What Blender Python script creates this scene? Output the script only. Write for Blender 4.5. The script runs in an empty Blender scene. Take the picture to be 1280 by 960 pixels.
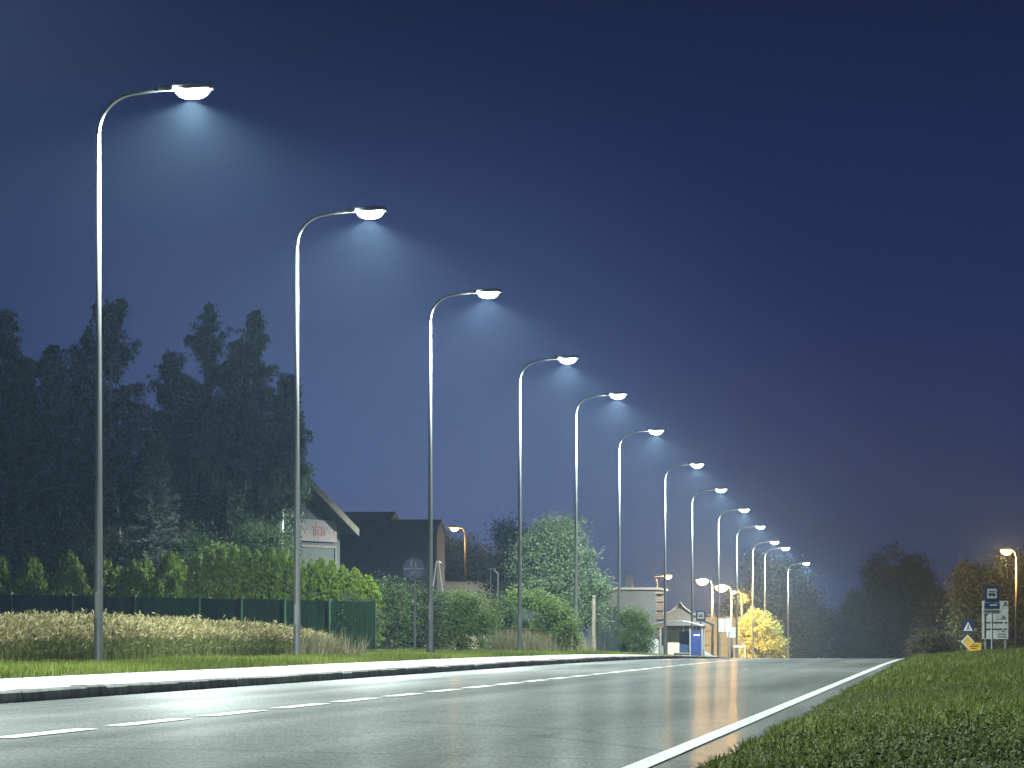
import bpy, math
import numpy as np
from mathutils import Vector, Matrix

# ------------------------------------------------------------------ camera, sky, exposure
SC = bpy.context.scene
COL = SC.collection
F, VX, VY, HC = 6000.0, 1190.0, 795.0, 0.55      # focal length (px of a 1280 wide frame), road vanishing point, eye height
cam_d = bpy.data.cameras.new('camera')
cam = bpy.data.objects.new('camera', cam_d)
COL.objects.link(cam)
cam.location = (0, 0, HC)
cam.rotation_euler = (math.pi / 2, 0, 0)
cam_d.sensor_width = 36.0
cam_d.lens = 36.0 * F / 1280.0
cam_d.shift_x = -(VX - 640.0) / 1280.0
cam_d.shift_y = (VY - 480.0) / 1280.0
cam_d.clip_end = 4000
SC.camera = cam

SC.view_settings.view_transform = 'Standard'
SC.view_settings.look = 'None'
SC.view_settings.exposure = 0.0
SC.view_settings.gamma = 1.0
SC.render.engine = 'CYCLES'
cy = SC.cycles
cy.use_denoising = True
try:
    cy.denoiser = 'OPENIMAGEDENOISE'
    cy.denoising_input_passes = 'RGB_ALBEDO_NORMAL'
except Exception:
    pass
cy.max_bounces = 4
cy.diffuse_bounces = 2
cy.glossy_bounces = 2
cy.transmission_bounces = 2
cy.volume_bounces = 0
cy.transparent_max_bounces = 8
cy.use_light_tree = True
cy.sample_clamp_direct = 30
cy.sample_clamp_indirect = 4

world = bpy.data.worlds.new('World')
SC.world = world
world.use_nodes = True
wn, wl = world.node_tree.nodes, world.node_tree.links
for n in list(wn):
    wn.remove(n)
w_out = wn.new('ShaderNodeOutputWorld')
w_bg = wn.new('ShaderNodeBackground')
w_sky = wn.new('ShaderNodeTexSky')
w_sky.sky_type = 'NISHITA'
w_sky.sun_disc = False
w_sky.sun_elevation = math.radians(-3.0)
w_sky.sun_rotation = math.radians(250)
w_sky.ozone_density = 3.0
w_tint = wn.new('ShaderNodeMix'); w_tint.data_type = 'RGBA'; w_tint.blend_type = 'MULTIPLY'
w_tint.inputs[0].default_value = 1.0
w_tint.inputs[7].default_value = (0.008, 0.022, 0.045, 1)
wl.new(w_sky.outputs[0], w_tint.inputs[6])
# night blue that deepens with height over the horizon
w_tc = wn.new('ShaderNodeTexCoord')
w_sep = wn.new('ShaderNodeSeparateXYZ')
wl.new(w_tc.outputs['Generated'], w_sep.inputs[0])
w_ramp = wn.new('ShaderNodeValToRGB')
cr = w_ramp.color_ramp
cr.elements[0].position = 0.0; cr.elements[0].color = (0.021, 0.035, 0.098, 1)
cr.elements[1].position = 1.0; cr.elements[1].color = (0.004, 0.008, 0.026, 1)
e = cr.elements.new(0.045); e.color = (0.016, 0.030, 0.104, 1)
e = cr.elements.new(0.09); e.color = (0.0125, 0.0245, 0.088, 1)
e = cr.elements.new(0.14); e.color = (0.0075, 0.0145, 0.048, 1)
# glow of the town beyond the row of lamps
w_vec = wn.new('ShaderNodeVectorMath'); w_vec.operation = 'DISTANCE'
wl.new(w_tc.outputs['Generated'], w_vec.inputs[0])
w_vec.inputs[1].default_value = (-0.115, 0.993, 0.012)
w_glow = wn.new('ShaderNodeMapRange'); w_glow.interpolation_type = 'SMOOTHSTEP'
w_glow.inputs['From Min'].default_value = 0.0; w_glow.inputs['From Max'].default_value = 0.115
w_glow.inputs['To Min'].default_value = 1.0; w_glow.inputs['To Max'].default_value = 0.0
wl.new(w_vec.outputs['Value'], w_glow.inputs[0])
w_gc = wn.new('ShaderNodeMix'); w_gc.data_type = 'RGBA'; w_gc.blend_type = 'MIX'
w_gc.inputs[6].default_value = (0, 0, 0, 1); w_gc.inputs[7].default_value = (0.044, 0.062, 0.115, 1)
wl.new(w_glow.outputs[0], w_gc.inputs[0])
w_add2 = wn.new('ShaderNodeMix'); w_add2.data_type = 'RGBA'; w_add2.blend_type = 'ADD'; w_add2.inputs[0].default_value = 1.0
wl.new(w_sep.outputs['Z'], w_ramp.inputs[0])
w_add = wn.new('ShaderNodeMix'); w_add.data_type = 'RGBA'; w_add.blend_type = 'ADD'
w_add.inputs[0].default_value = 1.0
wl.new(w_ramp.outputs[0], w_add.inputs[6])
wl.new(w_tint.outputs[2], w_add.inputs[7])
wl.new(w_add.outputs[2], w_add2.inputs[6]); wl.new(w_gc.outputs[2], w_add2.inputs[7]); wl.new(w_add2.outputs[2], w_bg.inputs[0])
w_bg.inputs[1].default_value = 1.0
wl.new(w_bg.outputs[0], w_out.inputs[0])

LED_W, LED_COL = 30000.0, (0.86, 1.0, 0.95)
SOD_W, SOD_COL = 8500.0, (1.0, 0.52, 0.14)
HAZE_DENSITY = 0.00024

# ------------------------------------------------------------------ helpers
rng = np.random.default_rng(11)


def at(px, py, d):
    """the place seen at a pixel of the photograph, d metres up the road"""
    return ((px - VX) * d / F, d, HC - (py - VY) * d / F)


class MB:
    """collects shapes, then links them as ONE mesh object"""
    def __init__(s):
        s.v, s.f, s.n = [], [], 0

    def add(s, vs, fs):
        s.v += [tuple(map(float, p)) for p in vs]
        s.f += [tuple(i + s.n for i in q) for q in fs]
        s.n = len(s.v)
        return s

    def box(s, c, size, rot=0.0, taper=1.0):
        hx, hy, hz = size[0] / 2, size[1] / 2, size[2] / 2
        cr_, sr = math.cos(rot), math.sin(rot)
        vs = []
        for z, k in ((-hz, 1), (hz, taper)):
            for x, y in ((-hx, -hy), (hx, -hy), (hx, hy), (-hx, hy)):
                x2, y2 = x * k, y * k
                vs.append((c[0] + x2 * cr_ - y2 * sr, c[1] + x2 * sr + y2 * cr_, c[2] + z))
        return s.add(vs, [(3, 2, 1, 0), (4, 5, 6, 7), (0, 1, 5, 4), (1, 2, 6, 5), (2, 3, 7, 6), (3, 0, 4, 7)])

    def tube(s, pts, rad, k=8, cap=True):
        pts = [Vector(p) for p in pts]
        if not hasattr(rad, '__len__'):
            rad = [rad] * len(pts)
        vs, fs = [], []
        up = None
        for i, p in enumerate(pts):
            a = pts[max(i - 1, 0)]; b = pts[min(i + 1, len(pts) - 1)]
            t = (b - a).normalized()
            if up is None:
                up = Vector((0, 1, 0)) if abs(t.y) < 0.9 else Vector((1, 0, 0))
            x = up.cross(t)
            if x.length < 1e-6:
                x = Vector((1, 0, 0)).cross(t)
            x.normalize()
            y = t.cross(x).normalized()
            up = y
            for j in range(k):
                a_ = 2 * math.pi * j / k
                vs.append(p + (x * math.cos(a_) + y * math.sin(a_)) * rad[i])
        for i in range(len(pts) - 1):
            for j in range(k):
                j2 = (j + 1) % k
                fs.append((i * k + j, i * k + j2, (i + 1) * k + j2, (i + 1) * k + j))
        if cap:
            fs.append(tuple(reversed(range(k))))
            fs.append(tuple((len(pts) - 1) * k + j for j in range(k)))
        return s.add(vs, fs)

    def disc(s, c, r, y0, y1, k=28):
        """upright round plate facing -Y"""
        vs = []
        for y in (y0, y1):
            for j in range(k):
                a = 2 * math.pi * j / k
                vs.append((c[0] + r * math.cos(a), y, c[2] + r * math.sin(a)))
        fs = [tuple(range(k)), tuple(reversed(range(k, 2 * k)))]
        fs += [(j + k, (j + 1) % k + k, (j + 1) % k, j) for j in range(k)]
        return s.add(vs, fs)

    def prism(s, poly, y0, y1):
        """polygon in XZ given a thickness along Y"""
        k = len(poly)
        vs = [(p[0], y0, p[1]) for p in poly] + [(p[0], y1, p[1]) for p in poly]
        fs = [tuple(range(k)), tuple(reversed(range(k, 2 * k)))]
        fs += [(j + k, (j + 1) % k + k, (j + 1) % k, j) for j in range(k)]
        return s.add(vs, fs)

    def build(s, name, mat, parent=None, smooth=False, bevel=0.0):
        me = bpy.data.meshes.new(name)
        me.from_pydata(s.v, [], s.f)
        me.validate()
        me.update()
        return link(name, me, mat, parent, smooth, bevel)


def link(name, me, mat, parent=None, smooth=False, bevel=0.0):
    o = bpy.data.objects.new(name, me)
    COL.objects.link(o)
    if mat is not None:
        me.materials.append(mat)
    if parent is not None:
        o.parent = parent
    if smooth:
        me.polygons.foreach_set('use_smooth', np.ones(len(me.polygons), dtype=bool))
    if bevel > 0:
        b = o.modifiers.new('bevel', 'BEVEL'); b.width = bevel; b.segments = 2; b.limit_method = 'ANGLE'
    return o


def np_mesh(name, V, k, mat, parent=None):
    """V: (n*k,3) vertices, every k of them one face"""
    V = np.ascontiguousarray(V, dtype=np.float32)
    nv = len(V); nf = nv // k
    me = bpy.data.meshes.new(name)
    me.vertices.add(nv)
    me.vertices.foreach_set('co', V.ravel())
    me.loops.add(nv)
    me.loops.foreach_set('vertex_index', np.arange(nv, dtype=np.int32))
    me.polygons.add(nf)
    me.polygons.foreach_set('loop_start', np.arange(0, nv, k, dtype=np.int32))
    me.polygons.foreach_set('loop_total', np.full(nf, k, dtype=np.int32))
    me.update(calc_edges=True)
    return link(name, me, mat, parent)


def tag(o, label=None, cat=None, group=None, kind=None):
    if label: o['label'] = label
    if cat: o['category'] = cat
    if group: o['group'] = group
    if kind: o['kind'] = kind
    return o


def empty(name, loc, label=None, cat=None, group=None, rz=0.0):
    o = bpy.data.objects.new(name, None)
    COL.objects.link(o)
    o.location = loc
    o.rotation_euler = (0, 0, rz)
    o.empty_display_size = 0.2
    return tag(o, label, cat, group)


KIDS = {}


def copy_tree(o, parent=None):
    c = o.copy()
    COL.objects.link(c)
    if parent is not None:
        c.parent = parent
    for ch in list(o.children):
        copy_tree(ch, c)
    return c


# ------------------------------------------------------------------ materials
def mat_new(name):
    m = bpy.data.materials.new(name)
    m.use_nodes = True
    nt = m.node_tree
    return m, nt.nodes, nt.links, nt.nodes['Principled BSDF']


def plain(name, col, rough=0.6, metal=0.0, var=0.25, scale=6.0, bump=0.0, spec=0.5):
    """a surface with its own mottled colour"""
    m, n, l, p = mat_new(name)
    tc = n.new('ShaderNodeTexCoord')
    nz = n.new('ShaderNodeTexNoise'); nz.inputs['Scale'].default_value = scale; nz.inputs['Detail'].default_value = 6
    l.new(tc.outputs['Object'], nz.inputs['Vector'])
    mr = n.new('ShaderNodeMapRange')
    mr.inputs['From Min'].default_value = 0.3; mr.inputs['From Max'].default_value = 0.7
    mr.inputs['To Min'].default_value = 1 - var; mr.inputs['To Max'].default_value = 1 + var
    l.new(nz.outputs[0], mr.inputs[0])
    mx = n.new('ShaderNodeMix'); mx.data_type = 'RGBA'; mx.blend_type = 'MULTIPLY'; mx.inputs[0].default_value = 1
    mx.inputs[6].default_value = (*col, 1)
    l.new(mr.outputs[0], mx.inputs[7])
    l.new(mx.outputs[2], p.inputs['Base Color'])
    p.inputs['Roughness'].default_value = rough
    p.inputs['Metallic'].default_value = metal
    p.inputs['Specular IOR Level'].default_value = spec
    if bump > 0:
        b = n.new('ShaderNodeBump'); b.inputs['Strength'].default_value = bump; b.inputs['Distance'].default_value = 0.02
        l.new(nz.outputs[0], b.inputs['Height']); l.new(b.outputs[0], p.inputs['Normal'])
    return m


def leafy(name, cols, transl=0.3, rough=0.7):
    """each leaf (mesh island) takes its own tone between the given colours"""
    m, n, l, p = mat_new(name)
    g = n.new('ShaderNodeNewGeometry')
    r = n.new('ShaderNodeValToRGB')
    k = len(cols)
    while len(r.color_ramp.elements) < k:
        r.color_ramp.elements.new(0.5)
    for i, c in enumerate(cols):
        r.color_ramp.elements[i].position = i / (k - 1)
        r.color_ramp.elements[i].color = (*c, 1)
    l.new(g.outputs['Random Per Island'], r.inputs[0])
    l.new(r.outputs[0], p.inputs['Base Color'])
    p.inputs['Roughness'].default_value = rough
    p.inputs['Specular IOR Level'].default_value = 0.25
    t = n.new('ShaderNodeBsdfTranslucent')
    l.new(r.outputs[0], t.inputs[0])
    ms = n.new('ShaderNodeMixShader'); ms.inputs[0].default_value = transl
    l.new(p.outputs[0], ms.inputs[1]); l.new(t.outputs[0], ms.inputs[2])
    l.new(ms.outputs[0], n['Material Output'].inputs[0])
    return m


def glowing(name, col, strength):
    m, n, l, p = mat_new(name)
    p.inputs['Base Color'].default_value = (0.8, 0.8, 0.8, 1)
    p.inputs['Emission Color'].default_value = (*col, 1)
    p.inputs['Emission Strength'].default_value = strength
    return m


def asphalt():
    m, n, l, p = mat_new('asphalt')
    tc = n.new('ShaderNodeTexCoord')

    def noise(scale, detail, vec_scale=(1, 1, 1)):
        mp = n.new('ShaderNodeMapping'); mp.inputs['Scale'].default_value = vec_scale
        l.new(tc.outputs['Object'], mp.inputs[0])
        q = n.new('ShaderNodeTexNoise'); q.inputs['Scale'].default_value = scale; q.inputs['Detail'].default_value = detail
        l.new(mp.outputs[0], q.inputs['Vector'])
        return q.outputs[0]

    def rng_(src, a, b, lo=0.3, hi=0.7):
        q = n.new('ShaderNodeMapRange'); q.inputs['From Min'].default_value = lo; q.inputs['From Max'].default_value = hi
        q.inputs['To Min'].default_value = a; q.inputs['To Max'].default_value = b
        l.new(src, q.inputs[0]); return q.outputs[0]

    def mul(a, b):
        q = n.new('ShaderNodeMath'); q.operation = 'MULTIPLY'; l.new(a, q.inputs[0]); l.new(b, q.inputs[1]); return q.outputs[0]
    tracks = noise(1.0, 3, (1.5, 0.012, 1))                  # wheel tracks run along the lanes
    patch = noise(0.30, 5, (1.2, 0.30, 1))
    grain = noise(60, 3)
    vor = n.new('ShaderNodeTexVoronoi'); vor.inputs['Scale'].default_value = 75
    l.new(tc.outputs['Object'], vor.inputs['Vector'])
    f = mul(mul(rng_(tracks, 0.78, 1.22), rng_(patch, 0.80, 1.20)), mul(rng_(grain, 0.45, 1.55), rng_(vor.outputs['Color'], 0.55, 1.45, 0, 1)))
    # thin wandering cracks sealed with tar
    cr_ = n.new('ShaderNodeTexVoronoi'); cr_.feature = 'DISTANCE_TO_EDGE'; cr_.inputs['Scale'].default_value = 0.16
    wob = n.new('ShaderNodeTexNoise'); wob.inputs['Scale'].default_value = 1.4; wob.inputs['Detail'].default_value = 4
    l.new(tc.outputs['Object'], wob.inputs['Vector'])
    ad = n.new('ShaderNodeMix'); ad.data_type = 'VECTOR'; ad.inputs[0].default_value = 0.06
    l.new(tc.outputs['Object'], ad.inputs[4]); l.new(wob.outputs['Color'], ad.inputs[5]); l.new(ad.outputs[1], cr_.inputs['Vector'])
    f = mul(f, rng_(cr_.outputs['Distance'], 0.78, 1.0, 0.002, 0.006))
    mx = n.new('ShaderNodeMix'); mx.data_type = 'RGBA'; mx.blend_type = 'MULTIPLY'; mx.inputs[0].default_value = 1
    mx.inputs[6].default_value = (0.108, 0.115, 0.110, 1)
    l.new(f, mx.inputs[7]); l.new(mx.outputs[2], p.inputs['Base Color'])
    p.inputs['Roughness'].default_value = 0.9
    p.inputs['Specular IOR Level'].default_value = 0.0
    b = n.new('ShaderNodeBump'); b.inputs['Strength'].default_value = 0.4; b.inputs['Distance'].default_value = 0.006
    l.new(vor.outputs['Distance'], b.inputs['Height'])
    l.new(b.outputs[0], p.inputs['Normal'])
    # thin film of night damp on the stones: a weak, fairly tight sheen
    gl = n.new('ShaderNodeBsdfGlossy'); gl.inputs['Color'].default_value = (0.9, 0.9, 0.9, 1)
    l.new(rng_(patch, 0.17, 0.24), gl.inputs['Roughness'])
    b2 = n.new('ShaderNodeBump'); b2.inputs['Strength'].default_value = 0.25; b2.inputs['Distance'].default_value = 0.002
    l.new(noise(25, 3), b2.inputs['Height']); l.new(b2.outputs[0], gl.inputs['Normal'])
    ms = n.new('ShaderNodeMixShader')
    l.new(rng_(tracks, 0.07, 0.13), ms.inputs[0])
    l.new(p.outputs[0], ms.inputs[1]); l.new(gl.outputs[0], ms.inputs[2])
    l.new(ms.outputs[0], n['Material Output'].inputs[0])
    return m


def worn_paint():
    m, n, l, p = mat_new('worn_road_paint')
    tc = n.new('ShaderNodeTexCoord')
    a = n.new('ShaderNodeTexNoise'); a.inputs['Scale'].default_value = 14; a.inputs['Detail'].default_value = 8; a.inputs['Roughness'].default_value = 0.7
    l.new(tc.outputs['Object'], a.inputs['Vector'])
    r = n.new('ShaderNodeValToRGB')
    r.color_ramp.elements[0].position = 0.34; r.color_ramp.elements[0].color = (0.09, 0.095, 0.09, 1)
    r.color_ramp.elements[1].position = 0.50; r.color_ramp.elements[1].color = (0.50, 0.51, 0.49, 1)
    l.new(a.outputs[0], r.inputs[0]); l.new(r.outputs[0], p.inputs['Base Color'])
    p.inputs['Roughness'].default_value = 0.7
    return m


def kerb_stone():
    m, n, l, p = mat_new('kerb_stone')
    g = n.new('ShaderNodeNewGeometry')
    tc = n.new('ShaderNodeTexCoord')
    a = n.new('ShaderNodeTexNoise'); a.inputs['Scale'].default_value = 5; a.inputs['Detail'].default_value = 8
    l.new(tc.outputs['Object'], a.inputs['Vector'])
    r1 = n.new('ShaderNodeMapRange'); r1.inputs['To Min'].default_value = 0.6; r1.inputs['To Max'].default_value = 1.25
    l.new(g.outputs['Random Per Island'], r1.inputs[0])
    r2 = n.new('ShaderNodeMapRange'); r2.inputs['From Min'].default_value = 0.3; r2.inputs['From Max'].default_value = 0.7
    r2.inputs['To Min'].default_value = 0.5; r2.inputs['To Max'].default_value = 1.3
    l.new(a.outputs[0], r2.inputs[0])
    q = n.new('ShaderNodeMath'); q.operation = 'MULTIPLY'; l.new(r1.outputs[0], q.inputs[0]); l.new(r2.outputs[0], q.inputs[1])
    mx = n.new('ShaderNodeMix'); mx.data_type = 'RGBA'; mx.blend_type = 'MULTIPLY'; mx.inputs[0].default_value = 1
    mx.inputs[6].default_value = (0.23, 0.23, 0.215, 1)
    l.new(q.outputs[0], mx.inputs[7]); l.new(mx.outputs[2], p.inputs['Base Color'])
    p.inputs['Roughness'].default_value = 0.85
    return m


def paving():
    m, n, l, p = mat_new('concrete_paving')
    tc = n.new('ShaderNodeTexCoord')
    br = n.new('ShaderNodeTexBrick')
    br.inputs['Scale'].default_value = 5.0
    br.inputs['Color1'].default_value = (0.43, 0.44, 0.43, 1); br.inputs['Color2'].default_value = (0.36, 0.37, 0.36, 1)
    br.inputs['Mortar'].default_value = (0.20, 0.20, 0.19, 1); br.inputs['Mortar Size'].default_value = 0.012
    l.new(tc.outputs['Object'], br.inputs['Vector'])
    nz = n.new('ShaderNodeTexNoise'); nz.inputs['Scale'].default_value = 1.2; nz.inputs['Detail'].default_value = 6
    l.new(tc.outputs['Object'], nz.inputs['Vector'])
    mr = n.new('ShaderNodeMapRange'); mr.inputs['To Min'].default_value = 0.75; mr.inputs['To Max'].default_value = 1.2
    l.new(nz.outputs[0], mr.inputs[0])
    mx = n.new('ShaderNodeMix'); mx.data_type = 'RGBA'; mx.blend_type = 'MULTIPLY'; mx.inputs[0].default_value = 1
    l.new(br.outputs[0], mx.inputs[6]); l.new(mr.outputs[0], mx.inputs[7])
    l.new(mx.outputs[2], p.inputs['Base Color'])
    p.inputs['Roughness'].default_value = 0.75
    return m


def soil():
    m, n, l, p = mat_new('soil_and_turf')
    tc = n.new('ShaderNodeTexCoord')
    nz = n.new('ShaderNodeTexNoise'); nz.inputs['Scale'].default_value = 1.4; nz.inputs['Detail'].default_value = 8
    l.new(tc.outputs['Object'], nz.inputs['Vector'])
    rp = n.new('ShaderNodeValToRGB')
    rp.color_ramp.elements[0].position = 0.35; rp.color_ramp.elements[0].color = (0.022, 0.034, 0.010, 1)
    rp.color_ramp.elements[1].position = 0.7; rp.color_ramp.elements[1].color = (0.055, 0.052, 0.026, 1)
    l.new(nz.outputs[0], rp.inputs[0]); l.new(rp.outputs[0], p.inputs['Base Color'])
    p.inputs['Roughness'].default_value = 0.95
    p.inputs['Specular IOR Level'].default_value = 0.1
    return m


def bricks(name, c1, c2, mortar, scale):
    m, n, l, p = mat_new(name)
    tc = n.new('ShaderNodeTexCoord')
    br = n.new('ShaderNodeTexBrick'); br.inputs['Scale'].default_value = scale
    br.inputs['Color1'].default_value = (*c1, 1); br.inputs['Color2'].default_value = (*c2, 1)
    br.inputs['Mortar'].default_value = (*mortar, 1)
    mp = n.new('ShaderNodeMapping'); mp.inputs['Rotation'].default_value = (math.pi / 2, 0, 0)
    l.new(tc.outputs['Object'], mp.inputs[0]); l.new(mp.outputs[0], br.inputs['Vector'])
    l.new(br.outputs[0], p.inputs['Base Color'])
    p.inputs['Roughness'].default_value = 0.85
    return m


M = dict(
    asphalt=asphalt(), paving=paving(), soil=soil(),
    kerb=plain('kerb_concrete', (0.27, 0.27, 0.26), 0.8, var=0.3, scale=3, bump=0.2),
    paint=worn_paint(),
    steel=plain('galvanised_steel', (0.18, 0.188, 0.188), 0.45, 0.35, var=0.12, scale=2.5),
    dark_steel=plain('dark_metal', (0.09, 0.095, 0.10), 0.5, 0.4, var=0.2),
    black_steel=plain('black_steel', (0.022, 0.022, 0.023), 0.6, 0.2, var=0.2),
    board_grey=plain('board_sheet', (0.24, 0.25, 0.24), 0.6, var=0.2),
    lamp_body=plain('lamp_housing', (0.42, 0.43, 0.44), 0.45, 0.3, var=0.1),
    led=glowing('led_panel', (0.88, 1.0, 0.97), 330.0),
    sodium=glowing('sodium_bulb', (1.0, 0.60, 0.17), 6.0),
    bark=plain('bark', (0.075, 0.062, 0.048), 0.9, var=0.4, scale=9, bump=0.5),
    birch_bark=plain('birch_bark', (0.42, 0.41, 0.38), 0.8, var=0.7, scale=5, bump=0.3),
    birch=leafy('birch_leaf', [(0.036, 0.062, 0.030), (0.062, 0.098, 0.050), (0.10, 0.14, 0.08)]),
    spruce=leafy('spruce_needle', [(0.085, 0.12, 0.09), (0.14, 0.185, 0.145), (0.20, 0.25, 0.20)], 0.1),
    thuja=leafy('thuja_spray', [(0.070, 0.115, 0.010), (0.110, 0.165, 0.015), (0.150, 0.205, 0.026)], 0.25),
    shrub=leafy('shrub_leaf', [(0.035, 0.060, 0.020), (0.06, 0.095, 0.032), (0.09, 0.13, 0.05)]),
    bright=leafy('hornbeam_leaf', [(0.050, 0.085, 0.018), (0.085, 0.130, 0.030), (0.12, 0.17, 0.045)]),
    pale=leafy('silvery_leaf', [(0.048, 0.075, 0.034), (0.080, 0.115, 0.055), (0.125, 0.165, 0.09)]),
    dark=leafy('dark_leaf', [(0.022, 0.034, 0.016), (0.038, 0.056, 0.025), (0.060, 0.080, 0.036)]),
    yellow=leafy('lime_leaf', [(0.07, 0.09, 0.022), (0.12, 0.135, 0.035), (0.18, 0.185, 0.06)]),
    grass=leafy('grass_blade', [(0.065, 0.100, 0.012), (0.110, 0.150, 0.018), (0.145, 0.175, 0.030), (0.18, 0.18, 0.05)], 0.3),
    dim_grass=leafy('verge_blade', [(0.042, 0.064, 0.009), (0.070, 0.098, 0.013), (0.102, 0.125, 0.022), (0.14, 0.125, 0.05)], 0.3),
    wheat=leafy('wheat_stalk', [(0.09, 0.09, 0.03), (0.17, 0.15, 0.06), (0.28, 0.23, 0.11), (0.42, 0.35, 0.20)], 0.3),
    wheat_stem=leafy('wheat_stem', [(0.055, 0.075, 0.018), (0.11, 0.125, 0.035), (0.21, 0.19, 0.075)], 0.3),
    brown_weed=leafy('brown_weed', [(0.035, 0.03, 0.016), (0.06, 0.05, 0.028), (0.09, 0.075, 0.045)], 0.2),
    dry=leafy('dry_weed', [(0.10, 0.11, 0.05), (0.19, 0.17, 0.09), (0.28, 0.25, 0.15)], 0.3),
    litter=leafy('leaf_litter', [(0.035, 0.052, 0.018), (0.058, 0.078, 0.030), (0.10, 0.115, 0.060)], 0.2),
    fence_green=plain('green_fence_paint', (0.018, 0.050, 0.022), 0.5, var=0.3, scale=4),
    board_dark=plain('dark_boards', (0.030, 0.042, 0.036), 0.7, var=0.35, scale=5),
    render_grey=plain('grey_render', (0.050, 0.052, 0.055), 0.85, var=0.12, scale=1.5, bump=0.1),
    slate=plain('dark_roofing', (0.05, 0.052, 0.058), 0.7, var=0.3, scale=4, bump=0.2),
    barn=plain('barn_cladding', (0.030, 0.036, 0.042), 0.8, var=0.2, scale=2),
    cream=plain('cream_plaster', (0.52, 0.43, 0.29), 0.85, var=0.12, scale=2),
    brown=plain('brown_plaster', (0.048, 0.045, 0.040), 0.85, var=0.15, scale=2),
    timber=plain('weathered_timber', (0.15, 0.125, 0.095), 0.8, var=0.35, scale=7, bump=0.3),
    pale_timber=plain('pale_timber', (0.38, 0.37, 0.33), 0.75, var=0.25, scale=8),
    white=plain('white_paint', (0.74, 0.75, 0.74), 0.5, var=0.1, scale=5),
    offwhite=plain('off_white_sheet', (0.55, 0.57, 0.55), 0.45, var=0.15, scale=4),
    sign_back=plain('grey_sign_back', (0.33, 0.34, 0.34), 0.5, 0.4, var=0.1),
    blue=plain('sign_blue', (0.008, 0.030, 0.11), 0.4, var=0.15, scale=6),
    blue_panel=plain('blue_panel', (0.008, 0.022, 0.12), 0.35, var=0.2, scale=4),
    yellow_sign=plain('sign_yellow', (0.62, 0.36, 0.03), 0.5, var=0.15, scale=6),
    black=plain('black_print', (0.012, 0.012, 0.013), 0.5, var=0.2),
    red=plain('red_letters', (0.26, 0.035, 0.025), 0.5, var=0.2),
    brick=bricks('brickwork', (0.15, 0.08, 0.055), (0.11, 0.065, 0.045), (0.16, 0.15, 0.13), 5.0),
    roof_brown=plain('brown_tiles', (0.06, 0.037, 0.02), 0.7, var=0.3, scale=6, bump=0.3),
    glass=plain('dark_glass', (0.03, 0.05, 0.10), 0.12, var=0.1),
)

# ------------------------------------------------------------------ terrain
_py = np.array([-60, 0, 90, 115, 135, 152, 170, 194, 217, 243, 264, 285, 310, 344, 400, 480, 700, 1300.])
_pz = np.array([0, 0, 0, -0.025, -0.085, -0.18, -0.32, -0.60, -0.90, -1.27, -1.58, -1.88, -2.2, -2.55, -2.95, -3.3, -3.8, -4.5])
_dy = np.arange(-60, 1300, 1.0)
_dz = np.interp(_dy, _py, _pz)
_kern = np.hanning(25); _kern /= _kern.sum()
_dz = np.convolve(np.pad(_dz, 12, mode='edge'), _kern, mode='valid')


def prof(y):
    return np.interp(y, _dy, _dz)


def bend(y):
    y = np.asarray(y, float)
    return np.where(y > 375, (y - 375) ** 2 / 700.0, 0.0)


_lx = np.array([-500, -120, -45, -25, -12.2, -9.72, -9.60, -7.92, -7.86, -1.00, -0.92, 0.0, 2.2, 5.0, 30, 500])
_lz = np.array([1.6, 1.1, 0.75, 0.50, 0.145, 0.125, 0.060, 0.060, -0.03, -0.03, 0.012, 0.085, 0.22, 0.28, 0.5, 1.5])


def gz(x, y):
    """height of the ground"""
    x = np.asarray(x, float); y = np.asarray(y, float)
    return prof(y) + np.interp(x - bend(y), _lx, _lz)


def sheet(name, xs, ys, zf, mat, kind='structure', parent=None, shift=True):
    X, Y = np.meshgrid(xs, ys)
    Xs = X + (bend(Y) if shift else 0)
    Z = zf(X, Y)
    V = np.stack([Xs, Y, Z], -1).reshape(-1, 3)
    nx, ny = len(xs), len(ys)
    f = []
    for j in range(ny - 1):
        for i in range(nx - 1):
            a = j * nx + i
            f.append((a, a + 1, a + nx + 1, a + nx))
    me = bpy.data.meshes.new(name)
    me.from_pydata(V.tolist(), [], f)
    me.update()
    o = link(name, me, mat, parent, smooth=True)
    if kind:
        o['kind'] = kind
    return o


ys_fine = np.concatenate([np.arange(-40, 90, 6.0), np.arange(90, 420, 3.0), np.arange(420, 700, 14.0), np.arange(700, 1201, 60.0)])
xs_ground = np.array([-500, -300, -200, -120, -80, -60, -45, -36, -30, -25, -21, -18, -15, -13.5, -12.2, -11, -9.72, -9.6, -7.92, -7.86,
                      -6, -4, -2, -1.0, -0.92, -0.5, 0, 0.5, 1.2, 2.2, 3.5, 5, 8, 13, 20, 30, 45, 70, 110, 160, 220, 300, 500.])
sheet('ground', xs_ground, ys_fine, lambda x, y: prof(y) + np.interp(x, _lx, _lz), M['soil'])

ys_road = np.concatenate([np.arange(-20, 90, 4.0), np.arange(90, 520, 2.5)])
road = sheet('road', np.array([-7.74, -6, -4.98, -3.4, -2, -0.96]), ys_road, lambda x, y: prof(y) + 0.0 * x + 0.012 * np.sin(np.pi * (x + 7.74) / 6.8), M['asphalt'])


def road_z(x, y):
    return prof(y) + 0.012 * np.sin(np.pi * (x + 7.74) / 6.8)


sheet('edge_line', np.array([-1.36, -1.255]), ys_road, lambda x, y: road_z(x, y) + 0.005, M['paint'], None, road)
k = 0
d0 = 25.2 - 3.45 * 3
while d0 < 150:
    L = 2.45
    sheet('lane_dash', np.array([-5.06, -4.91]), np.linspace(d0, d0 + L, 4), lambda x, y: road_z(x, y) + 0.005, M['paint'], None, road)
    d0 += 3.45
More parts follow.
